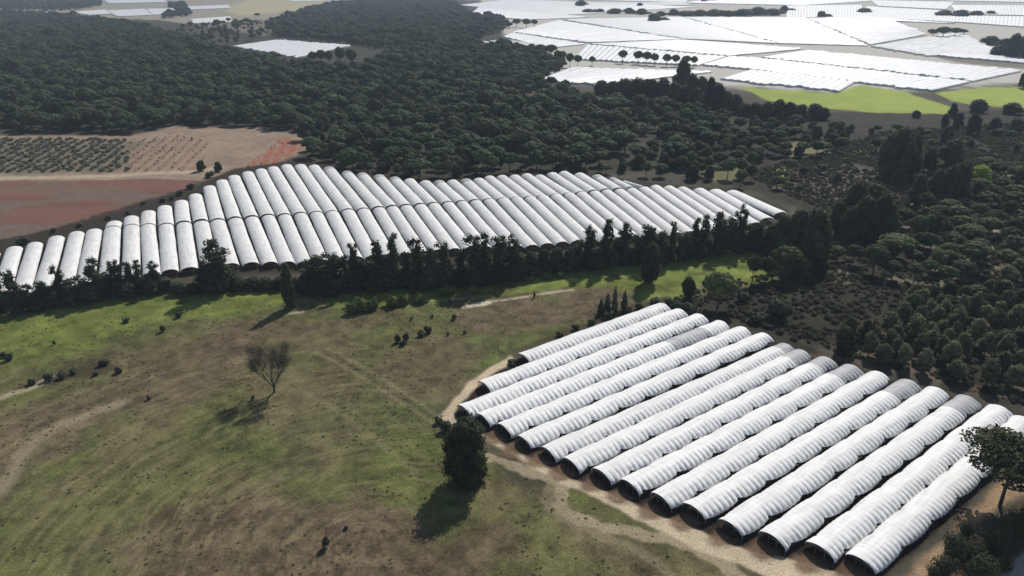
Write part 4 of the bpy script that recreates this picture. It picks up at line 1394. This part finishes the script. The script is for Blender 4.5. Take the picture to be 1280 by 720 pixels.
def merged(name, parts):
    """one mesh from crown + trunk"""
    import bmesh
    bm = bmesh.new()
    mats = []
    for p in parts:
        if p is None:
            continue
        k = len(bm.faces)
        bm.from_mesh(p)
        bm.faces.ensure_lookup_table()
        mats.append(p.materials[0])
        for f in bm.faces[k:]:
            f.material_index = len(mats) - 1
    me = bpy.data.meshes.new(name)
    bm.to_mesh(me)
    bm.free()
    for m in mats:
        me.materials.append(m)
    return me


def drop_near(Q, d=3.0):
    occ = np.array(OCC)
    keep = np.ones(len(Q), bool)
    for ox, oy, w in occ:
        keep &= np.hypot(Q[:, 0] - ox, Q[:, 1] - oy) > .3 * w + d
    return Q[keep]


def drop_in(Q, polys):
    for p in polys:
        Q = Q[sdf(Q, p) < 3]
    return Q


plot_polys = [wpoly(p[:4]) for p in PLOTS]
FOREST_A = [(-260, 163), (0, 164), (168, 168), (212, 157), (300, 158), (372, 165), (388, 198), (412, 206), (440, 213), (475, 219), (530, 225), (580, 223), (640, 216), (720, 213), (768, 219), (800, 222), (880, 212), (905, 160), (895, 146), (850, 138), (750, 133), (700, 112), (668, 103), (712, 84), (690, 66), (655, 63), (590, 57), (552, 58), (500, 64), (445, 88), (380, 84), (330, 78), (285, 66), (250, 58), (215, 46), (160, 30), (90, 22), (-100, 10), (-260, 8)]
FOREST_B = [(345, 46), (338, 30), (385, 12), (430, 4), (520, 0), (568, 4), (586, 18), (628, 24), (640, 36), (622, 42), (586, 52), (556, 56), (470, 62), (436, 54), (380, 50)]
far_forms = []
for i in range(5):
    cm, tm = umbrella(400 + i, 300, 1.0, 'far_pine', .95)
    far_forms.append(merged('forest_pine', [cm, tm]))
for i in range(2):
    cm, tm = rounded(420 + i, 240, .95, 'far_pine')
    far_forms.append(merged('forest_pine', [cm, tm]))
Q = np.vstack([scatter_poly([(205, 44), (250, 28), (345, 28), (345, 48), (300, 56), (250, 58)], 19, .5, .6), scatter_poly([(520, 112), (600, 106), (690, 116), (670, 136), (560, 140)], 12, .5, .5), scatter_poly(FOREST_A, 7.6, .42, .93), scatter_poly(FOREST_B, 8.6, .42, .95),
               scatter_poly([(-100, 12), (-100, 0), (60, -6), (125, -4), (128, 8), (88, 14)], 12, .4, .8),
               scatter_poly([(205, 24), (212, 8), (232, 6), (240, 20)], 9, .4, .8)])
# clearings
clear = [wpoly(p) for p in ([(560, 120), (640, 112), (690, 118), (670, 134), (600, 140)], [(700, 195), (760, 185), (800, 200), (760, 212)])]
for c in clear:
    inn = sdf(Q, c) > 0
    Q = Q[~inn | (rng.random(len(Q)) < .35)]
dens = fbm(Q[:, 0] / 90, Q[:, 1] / 90, 201, 3)
Q = Q[~((fbm(Q[:, 0] / 30, Q[:, 1] / 30, 211, 3) > .63) & (rng.random(len(Q)) < .75))]
dens = fbm(Q[:, 0] / 90, Q[:, 1] / 90, 201, 3)
thin = (Q[:, 0] > 60) & (np.hypot(Q[:, 0], Q[:, 1]) < 600)
Q = Q[~(thin & (rng.random(len(Q)) < .04 + .45 * (dens > .58)))]
Q = drop_near(drop_in(Q, plot_polys), 2.0)
s = .60 + .65 * rng.random(len(Q)) ** 1.2
sc = np.stack([s * (1.0 + .15 * rng.random(len(Q))), s * (1.0 + .15 * rng.random(len(Q))), s * (.85 + .3 * rng.random(len(Q)))], 1)
for i in range(2):
    cm, tm = umbrella(440 + i, 300, 1.0, 'olive_pine', 1.0)
    far_forms.append(merged('forest_pine', [cm, tm]))
far_forms.append(merged('forest_tree', [broad(430, 300, 1.0, 'oak')[0], None]))
big = rng.random(len(Q)) < .14
sc[big] *= 1.35
print('forest', len(Q))
instancer('forest', Q, sc, far_forms, 'dense dark green pine forest spreading behind the middle tunnels to the far plain', 'forest', 'forest_pine')

# heath scrub
HEATH = [(840, 372), (905, 352), (1010, 335), (1035, 265), (960, 235), (930, 215), (1000, 200), (1100, 165), (1340, 150), (1400, 300), (1400, 540), (1265, 500), (1000, 428), (920, 398)]
Q = scatter_poly(HEATH, 1.9, .5, .85, (16, .25, 231))
Q = drop_near(Q, .4)
print('heath', len(Q))
s = .38 + .7 * rng.random(len(Q)) ** 2
sc = np.stack([s * 1.25, s * 1.25, s * 1.0], 1)
hf = [shrub_m(500 + i, 230, .34, 'heath', .45)[0] for i in range(3)] + [shrub_m(510 + i, 230, .34, 'shrub', .45)[0] for i in range(3)]
instancer('heath_scrub', Q, sc, hf, 'low brown and dark green heath scrub covering the slope on the right', 'scrub', 'heath_form')

Q = scatter_poly([(985, 424), (1052, 444), (1130, 462), (1200, 482), (1290, 512), (1300, 496), (1205, 470), (1130, 448), (1052, 430), (990, 412)], 1.7, .5, .75)
s = .3 + .6 * rng.random(len(Q)) ** 2
instancer('brush', drop_near(Q, .1), np.stack([s, s, s], 1)[:len(drop_near(Q, .1))], hf, 'brown green brush filling the strip behind the near tunnels', 'brush', 'brush_form')

# orchard bushes in slanting rows on the left
a0, a1 = np.array(gp(198, 213))[:2], np.array(gp(231, 183))[:2]
rd = (a1 - a0) / np.linalg.norm(a1 - a0); rn = np.array([rd[1], -rd[0]])
poly = wpoly([(-300, 172), (160, 174), (212, 166), (262, 176), (255, 202), (235, 214), (150, 214), (-300, 222)])
poly2 = wpoly([(300, 214), (332, 188), (350, 176), (372, 176), (350, 200)])
pts, scs = [], []
for k in range(-70, 40):
    for q in np.arange(-60, 160, 2.2):
        c = a0 + rn * (k * 6.0 + rng.normal(0, 1.0)) + rd * (q + rng.normal(0, .6))
        i1, i2 = sdf(c[None], poly)[0] > 0, sdf(c[None], poly2)[0] > 0
        if not (i1 or i2):
            continue
        x, _ = proj(Vector((c[0], c[1], 0)))
        dens = .95 if x < 150 else .5
        if rng.random() > dens:
            continue
        s = (.7 + .75 * rng.random()) if x < 160 else (.25 + .3 * rng.random())
        pts.append(c); scs.append((s, s, s * .95))
of = [shrub_m(540 + i, 150, .4, 'orchard', .5)[0] for i in range(4)]
instancer('orchard_bushes', np.array(pts), np.array(scs), of, 'grey green orchard bushes in slanting rows on pale soil at left', 'bushes', 'orchard_form')

# weeds and dry tufts on the open field
FIELD = [(-150, 420), (60, 400), (300, 372), (430, 385), (640, 368), (780, 365), (800, 380), (640, 430), (560, 490), (560, 530), (700, 615), (860, 690), (910, 760), (-150, 760)]
Q = scatter_poly(FIELD, 1.25, .5, .75, (9, .43, 251))
print('weeds', len(Q))
s = .07 + .20 * rng.random(len(Q)) ** 3
sc = np.stack([s * 1.3, s * 1.3, s * .6], 1)
wf = [shrub_m(570 + i, 40, .7, 'weed', .4)[0] for i in range(4)]
instancer('weeds', Q, sc, wf, 'dry weeds and grass tufts over the open field in front', 'weeds', 'weed_form')

# ------------------------------------------------------------------ air
hz, nt, N, L, b = new_mat('air')
N.remove(b)
pv = N.new('ShaderNodeVolumePrincipled')
pv.inputs['Color'].default_value = (.74, .86, 1.0, 1)
pv.inputs['Density'].default_value = 0.00012
L.new(pv.outputs[0], N['Material Output'].inputs['Volume'])
g = CAM_H / math.tan(PITCH + math.atan((-37.2 - 360) / FOC)) + 50
bx, z0, z1 = g, -1.5, 104
V = [(sx * bx, sy * bx, z) for z in (z0, z1) for sx, sy in ((-1, -1), (1, -1), (1, 1), (-1, 1))]
F = [(0, 3, 2, 1), (4, 5, 6, 7), (0, 1, 5, 4), (1, 2, 6, 5), (2, 3, 7, 6), (3, 0, 4, 7)]
tag(link('haze', mesh_np('haze', np.array(V), F, [hz])), 'thin pale haze in the air', 'haze', kind='stuff')

# ------------------------------------------------------------------ light
AZ, EL = math.radians(24), math.radians(41)
S = Vector((math.sin(AZ) * math.cos(EL), math.cos(AZ) * math.cos(EL), math.sin(EL)))
sl = bpy.data.lights.new('sun', 'SUN')
sl.energy = 4.1
sl.angle = math.radians(.53)
sl.color = (1, .965, .91)
so = link('sun', sl)
so.rotation_euler = (-S).to_track_quat('-Z', 'Y').to_euler()
so.location = S * 500
w = bpy.data.worlds.new('World')
SC.world = w
w.use_nodes = True
N, L = w.node_tree.nodes, w.node_tree.links
bg = N['Background']
sky = N.new('ShaderNodeTexSky')
sky.sky_type = 'NISHITA'
sky.sun_disc = False
sky.sun_elevation = EL
sky.sun_rotation = AZ
sky.altitude = 100
L.new(sky.outputs[0], bg.inputs['Color'])
bg.inputs['Strength'].default_value = .09
SC.view_settings.view_transform = 'Standard'
SC.view_settings.look = 'None'
SC.view_settings.exposure = 0
SC.view_settings.gamma = 1
SC.cycles.max_bounces = 6
SC.cycles.diffuse_bounces = 3
SC.cycles.volume_bounces = 0
SC.cycles.use_denoising = True
